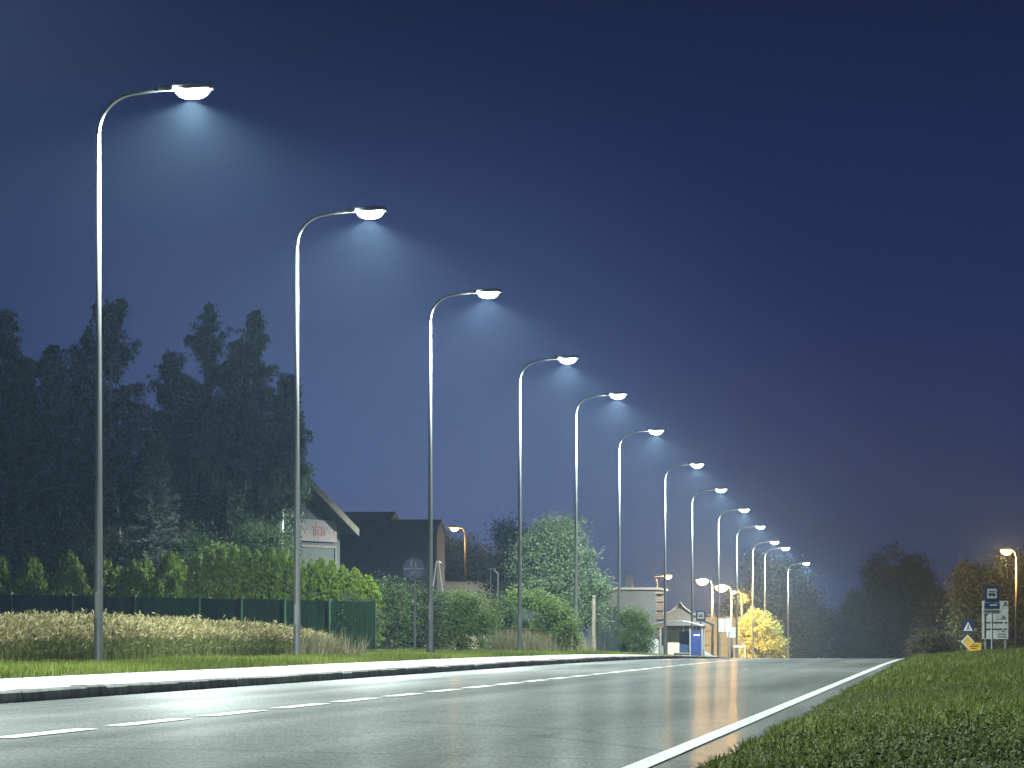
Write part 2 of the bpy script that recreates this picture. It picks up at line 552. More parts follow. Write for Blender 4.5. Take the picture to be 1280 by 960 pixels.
# kerb stones and pavement
ys_k = ys_road[ys_road < 430]
kb = MB()
ky = -10.0
kr = np.random.default_rng(8)
while ky < 400:
    y0, y1 = ky + 0.006, ky + 0.994
    jx, jz = kr.normal(0, 0.004), kr.normal(0, 0.004)
    vs = []
    for y in (y0, y1):
        b = float(bend(y)) + jx; z = float(prof(y)) + jz
        vs += [(-7.74 + b, y, z - 0.06), (-7.745 + b, y, z + 0.082), (-7.765 + b, y, z + 0.10), (-7.895 + b, y, z + 0.10), (-7.895 + b, y, z - 0.06)]
    kb.add(vs, [(i, i + 1, i + 6, i + 5) for i in range(4)] + [(4, 3, 2, 1, 0), (5, 6, 7, 8, 9)])
    ky += 1.0
o = kb.build('kerb', kerb_stone()); o['kind'] = 'structure'
sheet('pavement', np.array([-9.60, -8.8, -7.90]), ys_k, lambda x, y: prof(y) + 0.098 + 0.012 * (-(x + 7.9)), M['paving'])


# ------------------------------------------------------------------ plants
def unit(v):
    return v / np.maximum(np.linalg.norm(v, axis=1, keepdims=True), 1e-9)


def leaves_np(P, U, length, width, r=rng):
    """diamond leaves at P along U"""
    n = len(P)
    U = unit(U)
    W = unit(np.cross(U, r.normal(size=(n, 3))))
    ln = (length * r.uniform(0.6, 1.3, n))[:, None]
    wd = (width * r.uniform(0.6, 1.3, n))[:, None]
    V = np.empty((n, 4, 3))
    V[:, 0] = P - U * ln / 2
    V[:, 1] = P + W * wd / 2
    V[:, 2] = P + U * ln / 2
    V[:, 3] = P - W * wd / 2
    return V.reshape(-1, 3)


def limb_tree(mb, base, top, r0, targets, r=rng):
    base = np.array(base, float); top = np.array(top, float)
    pts = [base + (top - base) * t + np.array([r.normal() * 0.04, r.normal() * 0.04, 0]) * (np.linalg.norm(top - base) * 0.2 * t) for t in np.linspace(0, 1, 7)]
    mb.tube(pts, [r0 * (1 - 0.85 * t) for t in np.linspace(0, 1, 7)], 7)
    for tg in targets:
        h = np.clip((tg[2] - base[2]) / max(top[2] - base[2], 0.1) * 0.75, 0.12, 0.93)
        s = base + (top - base) * h
        mid = (s + tg) / 2 + np.array([0, 0, 0.12 * np.linalg.norm(tg - s)])
        mb.tube([s, mid, tg], [r0 * (1 - 0.8 * h) * 0.45, r0 * 0.18, r0 * 0.05], 5)


def clump_points(n, blobs, nclump, spread, r=rng):
    """leaf positions gathered in clumps near the outside of several ellipsoids"""
    B = np.array(blobs, float)
    vol = B[:, 3] * B[:, 4] * B[:, 5]
    idx = r.choice(len(B), nclump, p=vol / vol.sum())
    dirs = unit(r.normal(size=(nclump, 3)))
    rad = r.uniform(0.25, 1.0, nclump) ** 0.5
    C = B[idx, :3] + dirs * rad[:, None] * B[idx, 3:6]
    w = r.uniform(0.3, 1.5, nclump); w /= w.sum()
    which = r.choice(nclump, n, p=w)
    sz = spread * r.uniform(0.5, 1.4, nclump)
    return C[which] + r.normal(size=(n, 3)) * sz[which][:, None] * np.array([1, 1, 0.75]), C


def bush_tree(name, loc, blobs, n, leaf, mat, label, cat, group=None, nclump=60, spread=0.25, trunk_r=0.1, trunk_top=None, bark='bark', r=None):
    r = r or np.random.default_rng(abs(hash((round(loc[0], 2), round(loc[1], 2)))) % 100000)
    root = empty(name, loc, label, cat, group)
    P, C = clump_points(n, blobs, nclump, spread, r)
    P = P[P[:, 2] > 0.02]
    U = r.normal(size=(len(P), 3)) + np.array([0, 0, -0.3])
    B = np.array(blobs)
    top = trunk_top if trunk_top is not None else (0, 0, float((B[:, 2] + 0.5 * B[:, 5]).max()))
    mb = MB()
    sel = C[r.choice(len(C), min(len(C), 14), replace=False)]
    limb_tree(mb, (0, 0, -0.15), top, trunk_r, sel, r)
    mb.build('trunk', M[bark], root)
    np_mesh('crown', leaves_np(P, U, leaf, leaf * 0.6, r), 4, mat, root)
    return root


def birch(loc, h, w, n, label, seed, lean=0.0, tmin=0.14):
    r = np.random.default_rng(seed)
    root = empty('birch_tree', loc, label, 'tree', 'tall birches behind the thuja hedge')
    mb = MB()
    top = np.array([lean * h, 0, h * 0.96])
    tr = [np.array([lean * h * t + 0.12 * math.sin(5 * t + seed), 0.1 * math.cos(4 * t + seed), h * 0.96 * t]) for t in np.linspace(0, 1, 9)]
    mb.tube(tr, [0.16 * (1 - 0.9 * t) + 0.01 for t in np.linspace(0, 1, 9)], 7)
    nl = int(95 + h * 3)
    P, Ud = [], []
    for i in range(nl):
        t = r.uniform(tmin, 1.0)
        s = np.array([np.interp(t, np.linspace(0, 1, 9), [q[j] for q in tr]) for j in range(3)])
        env = min(1.0, 0.05 + 1.45 * (1 - t) ** 0.9) * r.uniform(0.8, 1.1)
        a = r.uniform(0, 2 * math.pi)
        ln = w * env * r.uniform(0.5, 1.2)
        e = s + np.array([math.cos(a) * ln, math.sin(a) * ln, ln * (r.uniform(0.15, 0.6) + 2.2 * max(0.0, t - 0.72) / 0.28)])
        m_ = (s + e) / 2 + np.array([0, 0, 0.18 * ln])
        mb.tube([s, m_, e], [0.032 * (1 - t) + 0.010, 0.013, 0.004], 4)
        k = int(n / nl * (0.25 + 1.4 * ln / w))
        ns = max(3, k // 22)                                  # hanging strands along the limb
        for q in range(ns):
            u = r.uniform(0.2, 1.08)
            b = (1 - u) ** 2 * s + 2 * u * (1 - u) * m_ + u * u * e + r.normal(size=3) * (0.03 + 0.09 * (1 - t))
            L = r.uniform(0.2, 1.5) * (0.16 + 0.84 * (1 - t))
            m = 22
            tt = r.uniform(0, 1, m)
            P.append(b + np.stack([r.normal(0, 0.07, m) + 0.1 * tt * r.normal(), r.normal(0, 0.07, m), 0.12 - tt * L], 1))
            Ud.append(np.stack([r.normal(0, 0.5, m), r.normal(0, 0.5, m), -np.ones(m)], 1))
    P = np.concatenate(P); Ud = np.concatenate(Ud)
    mb.build('trunk', M['birch_bark'], root)
    np_mesh('crown', leaves_np(P, Ud, 0.115, 0.06, r), 4, M['birch'], root)
    return root


def spruce(loc, h, w, label, seed):
    r = np.random.default_rng(seed)
    root = empty('spruce_tree', loc, label, 'tree')
    mb = MB()
    mb.tube([(0, 0, -0.1), (0.03, 0, h * 0.5), (0, 0, h)], [0.09, 0.05, 0.008], 7)
    P, U = [], []
    z = 0.35
    while z < h * 0.985:
        t = z / h
        nb = 9 if t < 0.7 else 6
        for j in range(nb):
            a = r.uniform(0, 2 * math.pi)
            L = w * (1 - t) ** 0.8 * r.uniform(0.55, 1.15) + 0.10
            end = np.array([math.cos(a) * L, math.sin(a) * L, (0.25 * t - 0.12) * L * 1.6 + 0.12 * L])
            s = np.array([0, 0, z + r.uniform(-0.1, 0.1)])
            mb.tube([s, s + end * 0.55 + np.array([0, 0, -0.06 * L]), s + end], [0.014, 0.009, 0.003], 4)
            m = int(150 * L + 26)
            q = r.uniform(0.12, 1, m)[:, None]
            side = unit(np.cross(end[None], np.array([[0, 0, 1.0]])))
            off = r.uniform(-1, 1, m)[:, None] * (0.26 * L * (1.05 - q) + 0.03)
            P.append(s + end * q + side * off + np.stack([np.zeros(m), np.zeros(m), -np.abs(r.normal(0, 0.05, m)) - 0.06 * L * np.sin(np.pi * q[:, 0])], 1))
            U.append(unit(end[None]) * 0.8 + np.sign(off) * side * 0.7 + r.normal(size=(m, 3)) * 0.35)
        z += 0.24 * (1 - 0.5 * t)
    mb.build('trunk', M['bark'], root)
    np_mesh('crown', leaves_np(np.concatenate(P), np.concatenate(U), 0.11, 0.03, r), 4, M['spruce'], root)
    return root


def thuja(loc, h, w, n, label, group, seed, mat='thuja'):
    r = np.random.default_rng(seed)
    root = empty('thuja_tree', loc, label, 'conifer', group)
    mb = MB(); mb.tube([(0, 0, -0.1), (0, 0, h * 0.8)], [0.05, 0.012], 6); mb.build('trunk', M['bark'], root)
    nf = 64                                                   # upright fronds
    P, U = [], []
    m = n // nf
    for i in range(nf):
        t = r.uniform(0, 1) ** 0.8
        a = r.uniform(0, 2 * math.pi)
        prof_r = w * 0.5 * min(1.0, 0.62 + 0.5 * t) * (1 - t ** 2.4) ** 0.75
        q = prof_r * r.uniform(0.7, 1.06)
        b = np.array([math.cos(a) * q, math.sin(a) * q, 0.06 + t * h * 0.86])
        L = r.uniform(0.28, 0.55) * (h / 2.3)
        tt = r.uniform(0, 1, m)
        wd = 0.075 * (1 - tt) + 0.012
        inw = np.array([-math.cos(a), -math.sin(a), 0]) * 0.25 * q
        P.append(b + np.stack([r.normal(0, 1, m) * wd, r.normal(0, 1, m) * wd, tt * L], 1) + inw * tt[:, None])
        U.append(np.stack([r.normal(0, 0.35, m), r.normal(0, 0.35, m), np.ones(m)], 1))
    P = np.concatenate(P); U = np.concatenate(U)
    P[:, 2] = np.minimum(P[:, 2], h * (1 + 0.02 * r.normal(size=len(P))))
    np_mesh('crown', leaves_np(P, U, 0.09, 0.04, r), 4, M[mat], root)
    return root


def blades(name, X, Y, Zb, h, w, mat, droop=0.5, r=rng, parent=None):
    """bent grass blades, two faces each drawn as one kinked quad strip (tapered)"""
    n = len(X)
    a = r.uniform(0, 2 * math.pi, n)
    d = np.stack([np.cos(a), np.sin(a), np.zeros(n)], 1)
    s = np.stack([-np.sin(a), np.cos(a), np.zeros(n)], 1)
    hh = (h * r.uniform(0.5, 1.25, n))[:, None]
    ww = (w * r.uniform(0.7, 1.3, n))[:, None]
    B = np.stack([X, Y, Zb - 0.01], 1)
    lean = r.uniform(0.05, droop, n)[:, None]
    up = np.array([0, 0, 1.0])
    T = B + up * hh * (1 - 0.3 * lean) + d * hh * lean
    V = np.empty((n, 4, 3))
    V[:, 0] = B - s * ww / 2
    V[:, 1] = B + s * ww / 2
    V[:, 2] = T + s * ww * 0.12
    V[:, 3] = T - s * ww * 0.12
    return V.reshape(-1, 3)


def stuff(name, V, k, mat, label=None):
    o = np_mesh(name, V, k, mat)
    o['kind'] = 'stuff'
    if label: o['label'] = label
    return o


# short grass between pavement and wheat
r = np.random.default_rng(3)
n = 120000
y = 38 + (175 - 38) * r.uniform(0, 1, n) ** 1.35
x = -9.66 - 2.9 * r.uniform(0, 1, n)
x = np.where(y > 95, -9.66 - 4.2 * r.uniform(0, 1, n), x)
cl = 0.5 + 0.5 * np.sin(x * 3.1 + np.sin(y * 0.9) * 2) * np.sin(y * 1.3 + x)
V1 = blades('g', x, y, gz(x, y), 0.07 + 0.06 * cl, 0.012, None, 0.9, r)
stuff('verge_grass', V1, 4, M['grass'], 'short bright green grass strip between the white pavement and the wheat')

# grass of the near verge on the camera's side
n = 210000
u = r.uniform(0, 1, n)
y = 15.0 * (155 / 15.0) ** u
x = -0.93 + (0.3 + 0.035 * y + 2.2) * r.uniform(0, 1, n)
x = np.where(r.uniform(size=n) < 0.12, -0.93 - np.abs(r.normal(0, 0.04, n)) + 0.05, x)
cl = np.sin(x * 2.3 + 1.7 * np.sin(y * 0.5)) * np.sin(y * 0.7 + x * 1.1) + 0.6 * np.sin(x * 7 + y * 2.1)
keep = (r.uniform(size=n) < 0.72 + 0.3 * cl)
x, y, cl = x[keep], y[keep], cl[keep]
V2 = blades('g', x, y, gz(x, y), 0.036 + 0.034 * (cl + 1) * 0.5 + 0.0005 * y, 0.0040 + 0.00017 * y, None, 1.3, r)
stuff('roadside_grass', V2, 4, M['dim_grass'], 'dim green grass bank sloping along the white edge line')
# broad leaved clover and litter among it, thickest near the camera
n = 60000
y = 15.5 + 26 * r.uniform(0, 1, n) ** 1.5
x = -0.95 + (2.9 + 0.03 * y) * r.uniform(0, 1, n)
cl = np.sin(x * 3.3 + 2 * np.sin(y * 0.8)) * np.sin(y * 1.1 + x * 2)
keep = r.uniform(size=n) < 0.5 + 0.55 * cl
x, y = x[keep], y[keep]
P = np.stack([x, y, gz(x, y) + r.uniform(0.01, 0.06, len(x))], 1)
U = np.stack([r.normal(size=len(x)), r.normal(size=len(x)), r.normal(0, 0.35, len(x))], 1)
stuff('ground_cover', leaves_np(P, U, 0.015, 0.012, r), 4, M['litter'], 'small pale clover leaves and litter in the grass by the near road edge')


# wheat field: front along the lamp posts, back edge running away from the road
def wheat_back(x):
    # y of the rear edge of the field at lateral x (field narrows to a tip beside the second lamp)
    return np.interp(-x, [12.0, 12.6, 14.5, 18, 24, 30], [93.5, 97, 103, 109, 113, 115])


n = 190000
x = -12.15 - 18 * r.uniform(0, 1, n) ** 1.6
y = 42 + 76 * r.uniform(0, 1, n)
keep = (y < wheat_back(x)) & (-x < 1190 / F * y + 4.0)
x, y = x[keep], y[keep]
rows = 1 + 0.10 * np.sin(x * 1.1 + 0.5 * np.sin(y * 0.31)) * np.sin(y * 0.23) + 0.05 * np.sin(y * 0.9 + x)
h = (0.58 * rows * np.interp(x, [-12.6, -12.15], [1.0, 0.8]))
h *= np.interp(y - wheat_back(x), [-6, 0], [1.0, 0.72])
z = gz(x, y)
a = r.uniform(0, 2 * math.pi, len(x))
hh = h * r.uniform(0.74, 1.08, len(x)) * np.where(r.uniform(size=len(x)) < 0.04, 1.14, 1.0)
lean = r.uniform(0.0, 0.13, len(x)) * hh
tip = np.stack([x + np.cos(a) * lean, y + np.sin(a) * lean, z + hh], 1)
VS = blades('w', x, y, z, hh * 0.95, 0.007, None, 0.15, r)
U = np.stack([np.cos(a) * 0.8, np.sin(a) * 0.8, r.uniform(0.1, 1.6, len(x))], 1)
VH = leaves_np(tip, U, 0.105, 0.026, r)
VH2 = leaves_np(tip - np.stack([0 * x, 0 * x, hh * r.uniform(0.15, 0.6, len(x))], 1), U + r.normal(size=U.shape) * 0.6, 0.13, 0.014, r)
wo = stuff('wheat', np.concatenate([VS, VH2, VH]), 4, M['wheat_stem'], 'ripe straw coloured wheat standing behind the first two lamp posts')
wo.data.materials.append(M['wheat'])
mi = np.zeros(len(wo.data.polygons), dtype=np.int32); mi[-(len(VH) // 4):] = 1
wo.data.polygons.foreach_set('material_index', mi)

# ------------------------------------------------------------------ LED street lamps
lamp0 = empty('street_lamp', (0, 0, 0))
HEAD = 8.02                                                    # height of the light over the verge
mb = MB()
mb.tube([(0, 0, -0.1), (0, 0, 0.02), (0, 0, 1.75), (0, 0, 4.5), (0, 0, 7.44)], [0.066, 0.066, 0.056, 0.041, 0.031], 14)
mb.build('pole', M['steel'], lamp0, smooth=True)
arm = [(0, 0, 7.442)]
for i in range(1, 13):
    t = i / 12
    ang = t * math.radians(78)
    R = 0.56
    arm.append((R * (1 - math.cos(ang)), 0, 7.442 + R * math.sin(ang)))
ex, ez = arm[-1][0], arm[-1][2]
arm.append((ex + 0.20, 0, ez + 0.035)); arm.append((ex + 0.50, 0, ez + 0.07))
MB().tube(arm, [0.0305 - 0.0004 * i for i in range(len(arm))], 12).build('arm', M['steel'], lamp0, smooth=True)
ax, az = arm[-1][0], arm[-1][2]
mb = MB().tube([(0, 0, 0.42), (0, 0, 0.44)], [0.001, 0.001], 4)
MB().tube([(0, 0, -0.06), (0, 0, 0.03)], [0.095, 0.085], 12).build('base_collar', M['dark_steel'], lamp0)
MB().box((0, -0.066, 0.85), (0.075, 0.012, 0.36)).build('access_door', M['steel'], lamp0, bevel=0.004)
head = MB()
# flat tapered housing, profile along the arm direction
sec = [(-0.10, 0.040, 0.035), (0.0, 0.055, 0.045), (0.10, 0.13, 0.060), (0.34, 0.165, 0.065), (0.58, 0.15, 0.050), (0.66, 0.10, 0.025)]
vs, fs = [], []
for (sx, hw, hh_) in sec:
    zc = az + 0.012 + 0.04 * sx
    for (yy, zz) in ((-hw, -0.02), (-hw * 0.8, hh_ * 0.7), (-hw * 0.35, hh_), (hw * 0.35, hh_), (hw * 0.8, hh_ * 0.7), (hw, -0.02), (hw * 0.9, -0.035), (-hw * 0.9, -0.035)):
        vs.append((ax + sx, yy, zc + zz))
K = 8
for i in range(len(sec) - 1):
    for j in range(K):
        fs.append((i * K + j, i * K + (j + 1) % K, (i + 1) * K + (j + 1) % K, (i + 1) * K + j))
fs.append(tuple(range(K))); fs.append(tuple(reversed(range((len(sec) - 1) * K, len(sec) * K))))
head.add(vs, fs)
hd = head.build('lamp_housing', M['lamp_body'], lamp0, smooth=False, bevel=0.006)
ln = MB()
lx0, lx1 = ax + 0.12, ax + 0.60
vs, fs = [], []
NU, NV = 12, 12
for i in range(NU + 1):
    for j in range(NV + 1):
        u = i / NU * 2 - 1; v = j / NV * 2 - 1
        bulge = (max(0, 1 - abs(u) ** 2.6) * max(0, 1 - abs(v) ** 2.6)) ** 0.55
        vs.append(((lx0 + lx1) / 2 + u * 0.24, v * 0.15, az + 0.012 - 0.012 - 0.135 * bulge))
for i in range(NU):
    for j in range(NV):
        a = i * (NV + 1) + j
        fs.append((a, a + 1, a + NV + 2, a + NV + 1))
ln.add(vs, fs)
ln.build('lamp_glass', M['led'], hd, smooth=True)
ld = bpy.data.lights.new('led_light', 'SPOT')
ld.energy = LED_W; ld.color = LED_COL; ld.spot_size = math.radians(165); ld.spot_blend = 0.5; ld.shadow_soft_size = 0.03
lo = bpy.data.objects.new('led_light', ld); COL.objects.link(lo)
lo.location = ((lx0 + lx1) / 2, 0, az - 0.165); lo.parent = lamp0
lo.rotation_euler = (0, math.radians(2), 0)
# street optics: throw most light sideways, least straight down
ld.use_nodes = True
_n, _l = ld.node_tree.nodes, ld.node_tree.links
_em = [q for q in _n if q.type == 'EMISSION'][0]
_tc = _n.new('ShaderNodeTexCoord'); _sx = _n.new('ShaderNodeSeparateXYZ'); _ab = _n.new('ShaderNodeMath'); _ab.operation = 'ABSOLUTE'
_cv = _n.new('ShaderNodeFloatCurve')
_l.new(_tc.outputs['Normal'], _sx.inputs[0]); _l.new(_sx.outputs['Z'], _ab.inputs[0]); _l.new(_ab.outputs[0], _cv.inputs['Value'])
_c = _cv.mapping.curves[0]
_c.points[0].location = (0.0, 0.0); _c.points[1].location = (1.0, 0.22)
for _p in ((0.07, 0.0), (0.13, 0.16), (0.22, 0.62), (0.32, 1.0), (0.46, 0.92), (0.60, 0.74), (0.76, 0.45), (0.90, 0.24)):
    _c.points.new(*_p)
_cv.mapping.update()
_l.new(_cv.outputs[0], _em.inputs['Strength'])

LAMPS = [
    (44.5, 8.15, 'curved street lamp post at the row\'s near end, before the wheat'),
    (22.0, 8.15, 'curved street lamp post nearest the road\'s near end'),
    (67.1, 8.15, 'tallest and nearest lit street lamp, its grey post standing at the front of the wheat'),
    (85.8, 8.10, 'second lit street lamp, its post at the tip of the wheat by the gabled house'),
    (108.3, 8.26, 'third lit street lamp, its post just right of the round blue sign'),
    (131.4, 8.10, 'fourth lit street lamp, its post standing in dry weeds by the arched hedge'),
    (150.0, 8.05, 'fifth lit street lamp, its post crossing the big silvery tree'),
    (169.6, 7.76, 'sixth lit street lamp, its post beside the bush at the dark brown building'),
    (194.0, 7.44, 'seventh lit street lamp, its post at the cream end of the bus shelter'),
    (217.0, 7.13, 'eighth lit street lamp, its post behind the bus shelter roof and blue stop sign'),
    (242.7, 6.90, 'ninth lit street lamp, rising just behind the twin white boards'),
    (264.0, 6.53, 'tenth lit street lamp, beside the white bench left of the yellow lit tree'),
    (285.0, 6.10, 'eleventh lit street lamp, its post against the left half of the yellow lit tree'),
    (301.0, 6.02, 'twelfth lit street lamp, its post against the right half of the yellow lit tree'),
    (344.0, 5.72, 'farthest lit street lamp, standing alone against the dark round trees'),
]
PX = {67.1: -11.93, 85.8: -11.71, 108.3: -11.77, 131.4: -11.83, 150: -11.75, 169.6: -11.76, 194: -11.6, 217: -11.75, 242.7: -11.81, 264: -11.84, 285: -11.83, 301: -11.74, 344: -11.75}
for i, (d, zh, lab) in enumerate(LAMPS):
    o = lamp0 if i == 0 else copy_tree(lamp0)
    o.location = (PX.get(d, -11.8), d, zh - HEAD)
    tag(o, lab, 'street lamp', 'LED street lamps in a row along the pavement')


# ------------------------------------------------------------------ sodium lamps
def sodium(px, py, d, base_z, label, arm=0.6, power=1.0, pole_off=None, s=1.0):
    x, y, z = at(px, py, d)
    root = empty('sodium_lamp', (x + arm, y, base_z), label, 'street lamp', 'orange sodium lamps in the distance')
    h = z - base_z
    MB().tube([(0, 0, -0.1), (0, 0, h * 0.5), (0, 0, h - 0.25)], [0.085, 0.07, 0.05], 9).build('pole', M['black_steel'], root, smooth=True)
    MB().tube([(0, 0, h - 0.25), (-0.08, 0, h - 0.02), (-0.25 * abs(arm), 0, h + 0.08), (-arm + 0.12, 0, h + 0.12)], [0.045, 0.04, 0.035, 0.03], 8).build('arm', M['black_steel'], root, smooth=True)
    hd = MB()
    vs = []
    for (sx, hw, hh) in ((-0.30, 0.07, 0.03), (-0.12, 0.14, 0.09), (0.14, 0.13, 0.09), (0.28, 0.06, 0.04)):
        for a in range(8):
            t = 2 * math.pi * a / 8
            vs.append((-arm + sx, hw * math.cos(t), h + 0.12 + (hh * math.sin(t) if math.sin(t) > 0 else 0.02 * math.sin(t))))
    fs = []
    for i in range(3):
        for j in range(8):
            fs.append((i * 8 + j, i * 8 + (j + 1) % 8, (i + 1) * 8 + (j + 1) % 8, (i + 1) * 8 + j))
    fs += [tuple(range(8)), tuple(reversed(range(24, 32)))]
    hd.add(vs, fs)
    ho = hd.build('lamp_housing', M['lamp_body'], root)
    b = MB()
    vs, fs = [], []
    for i in range(7):
        ph = math.pi * (0.5 * i / 6)
        for j in range(12):
            t = 2 * math.pi * j / 12
            vs.append((-arm + 0.24 * s * math.cos(t) * math.cos(ph), 0.16 * s * math.sin(t) * math.cos(ph), h + 0.10 - 0.20 * s * math.sin(ph)))
    for i in range(6):
        for j in range(12):
            fs.append((i * 12 + j, (i + 1) * 12 + j, (i + 1) * 12 + (j + 1) % 12, i * 12 + (j + 1) % 12))
    b.add(vs, fs)
    b.build('lamp_glass', M['sodium'], ho, smooth=True)
    l = bpy.data.lights.new('sodium_light', 'POINT')
    l.energy = SOD_W * power; l.color = SOD_COL; l.shadow_soft_size = 0.10
    lo = bpy.data.objects.new('sodium_light', l); COL.objects.link(lo)
    lo.location = (-arm, 0, h - 0.27); lo.parent = root
    return root


def gx(x, d):
    return float(gz(x, d))


sodium(1258, 690, 240, gx(2.7, 240), 'orange sodium lamp on a post to the right of the white board', arm=0.5, power=1.2, s=1.3)
sodium(835, 722, 300, gx(-17.7, 300), 'single orange lamp left of the bright pair, over the bus shelter', arm=-0.7, power=0.15)
sodium(878, 727, 286, gx(-15, 286), 'left one of the brightest pair of orange lamps over the shelter', arm=0.6, power=2.2, s=1.6)
sodium(902, 735, 288, gx(-13.8, 288), 'right one of the brightest pair of orange lamps, over the white boards', arm=0.6, power=2.6, s=1.7)
sodium(917, 741, 350, gx(-15.8, 350), 'smaller orange lamp just right of the brightest pair', arm=0.6, power=1.4)
sodium(931, 744, 380, gx(-16.3, 380), 'faintest orange lamp, right of the cluster by the tall post', arm=0.6, power=0.5, s=0.6)
sodium(568, 662, 262, gx(-27, 262), 'small orange lamp above the flat cream wall, in front of dark trees', arm=0.6, power=0.08)


# ------------------------------------------------------------------ fence and thujas
def fence_run(name, pts, h, label, cat, mat, post_mat, pitch=0.13, bw=0.105, group=None):
    x0, y0 = pts[0]
    root = empty(name, (x0, y0, gx(x0, y0)), label, cat, group)
    z00 = gx(x0, y0)
    for (xa, ya), (xb, yb) in zip(pts[:-1], pts[1:]):
        L = math.hypot(xb - xa, yb - ya)
        ns = max(1, round(L / 2.5))
        ang = math.atan2(yb - ya, xb - xa)
        for s in range(ns):
            mb = MB()
            t0, t1 = s / ns, (s + 1) / ns
            nb = int(L / ns / pitch)
            for b in range(nb):
                t = t0 + (t1 - t0) * (b + 0.5) / nb
                px, py = xa + (xb - xa) * t, ya + (yb - ya) * t
                zz = gx(px, py) - z00
                mb.box((px - x0, py - y0, zz + 0.03 + h / 2 + 0.012 * math.sin(b * 2.3 + s)), (bw, 0.02, h), ang)
            for hz in (0.25, 0.8):
                tm = (t0 + t1) / 2
                px, py = xa + (xb - xa) * tm, ya + (yb - ya) * tm
                mb.box((px - x0 - 0.025 * math.sin(ang), py - y0 + 0.032, gx(px, py) - z00 + h * hz), (L / ns * 0.985, 0.035, 0.06), ang)
            mb.build('slat_panel', mat, root)
            px, py = xa + (xb - xa) * t0, ya + (yb - ya) * t0
            MB().box((px - x0, py - y0 - 0.02, gx(px, py) - z00 + (h + 0.06) / 2), (0.07, 0.09, h + 0.12), ang).build('post', post_mat, root)
    return root


def P2(px, d):
    return ((px - VX) * d / F, d)


fence_run('slat_fence', [P2(-60, 131), P2(250, 124), P2(470, 117)], 1.20, 'long dark green slat fence between the wheat and the thuja hedge', 'fence', M['fence_green'], M['fence_green'], 0.13, 0.126)

HG = 'thujas of the hedge behind the green fence'
TH = [(-25, 128), (38, 118), (85, 112)]
for i, (px, top, d, w, lab) in enumerate([
    (-8, 694, 133, 1.35, 'broad dim thuja at the hedge\'s far end, cut by the photo\'s left border'),
    (38, 699, 133, 1.25, 'broad dim thuja, second from the photo\'s left border'),
    (88, 694, 132, 1.25, 'broad dim thuja just left of the nearest lamp post'),
    (136, 698, 131, 1.1, 'yellowish thuja directly behind the nearest lamp post, to its right side'),
    (168, 704, 130, 0.95, 'low thuja halfway between the nearest lamp post and the rounded pair'),
    (183, 702, 131, 0.9, 'low narrow thuja left of the tallest single thuja'),
    (215, 692, 130, 1.2, 'single tall round topped thuja left of the close packed hedge')]):
    x, y = P2(px, d); z = gx(x, y)
    h = HC + (VY - top) / F * d - z
    thuja((x, y, z), h, w * 1.45, 7000, lab, HG, 40 + i)
px = 247
i = 0
ord_ = ['first', 'second', 'third', 'fourth', 'fifth', 'sixth', 'seventh', 'eighth', 'ninth', 'tenth', 'eleventh', 'twelfth', 'thirteenth', 'fourteenth', 'fifteenth', 'sixteenth', 'seventeenth']
while px < 463 and i < 15:
    t = (px - 247) / 215
    d = 126 - 6 * t
    top = np.interp(px, [247, 270, 330, 370, 410, 440, 462], [696, 688, 690, 694, 703, 712, 726]) + rng.uniform(-3, 3)
    x, y = P2(px, d); z = gx(x, y)
    side = 'left of the second lamp post' if px < 362 else 'right of the second lamp post'
    thuja((x, y, z), HC + (VY - top) / F * d - z, 0.86, 4600, f'{ord_[i]} thuja from the left in the close packed hedge, {side}', HG, 80 + i)
    px += 15.2
    i += 1

# ------------------------------------------------------------------ birches, spruce and undergrowth
for i, (px, top, hwpx, d, lab) in enumerate([
    (4, 390, 56, 150, 'tall dark birch cut by the photo\'s left border'),
    (66, 432, 44, 158, 'shorter dark birch between the border birch and the nearest lamp post'),
    (146, 376, 52, 152, 'tall dark birch whose pointed top rises beside the nearest lamp post'),
    (103, 412, 40, 166, 'dark birch filling the gap just left of the nearest lamp post'),
    (205, 436, 42, 160, 'shorter birch standing above the pale spruce'),
    (262, 383, 52, 150, 'tall birch with a pointed top halfway between the two nearest lamp posts'),
    (232, 470, 46, 163, 'lower birch filling the gap right of the spruce top'),
    (30, 450, 46, 165, 'lower dark birch behind the two leftmost birches'),
    (303, 418, 40, 160, 'birch with a lower top between the two tall pointed birches'),
    (316, 384, 38, 150, 'tallest right hand birch with a pale trunk, left of the second lamp post'),
    (354, 466, 32, 146, 'rightmost low birch whose crown hangs past the second lamp post over the gable')]):
    x, y = P2(px, d); z = gx(x, y)
    birch((x, y, z), HC + (VY - top) / F * d - z, hwpx / F * d * 1.65, 46000, lab, 200 + i, lean=0.01 * math.sin(i * 2.1), tmin=0.5 if px == 354 else 0.14)
x, y = P2(196, 139); z = gx(x, y)
spruce((x, y, z), HC + (VY - 538) / F * 139 - z, 1.35, 'pale young spruce with drooping tiers in front of the dark birches', 5)

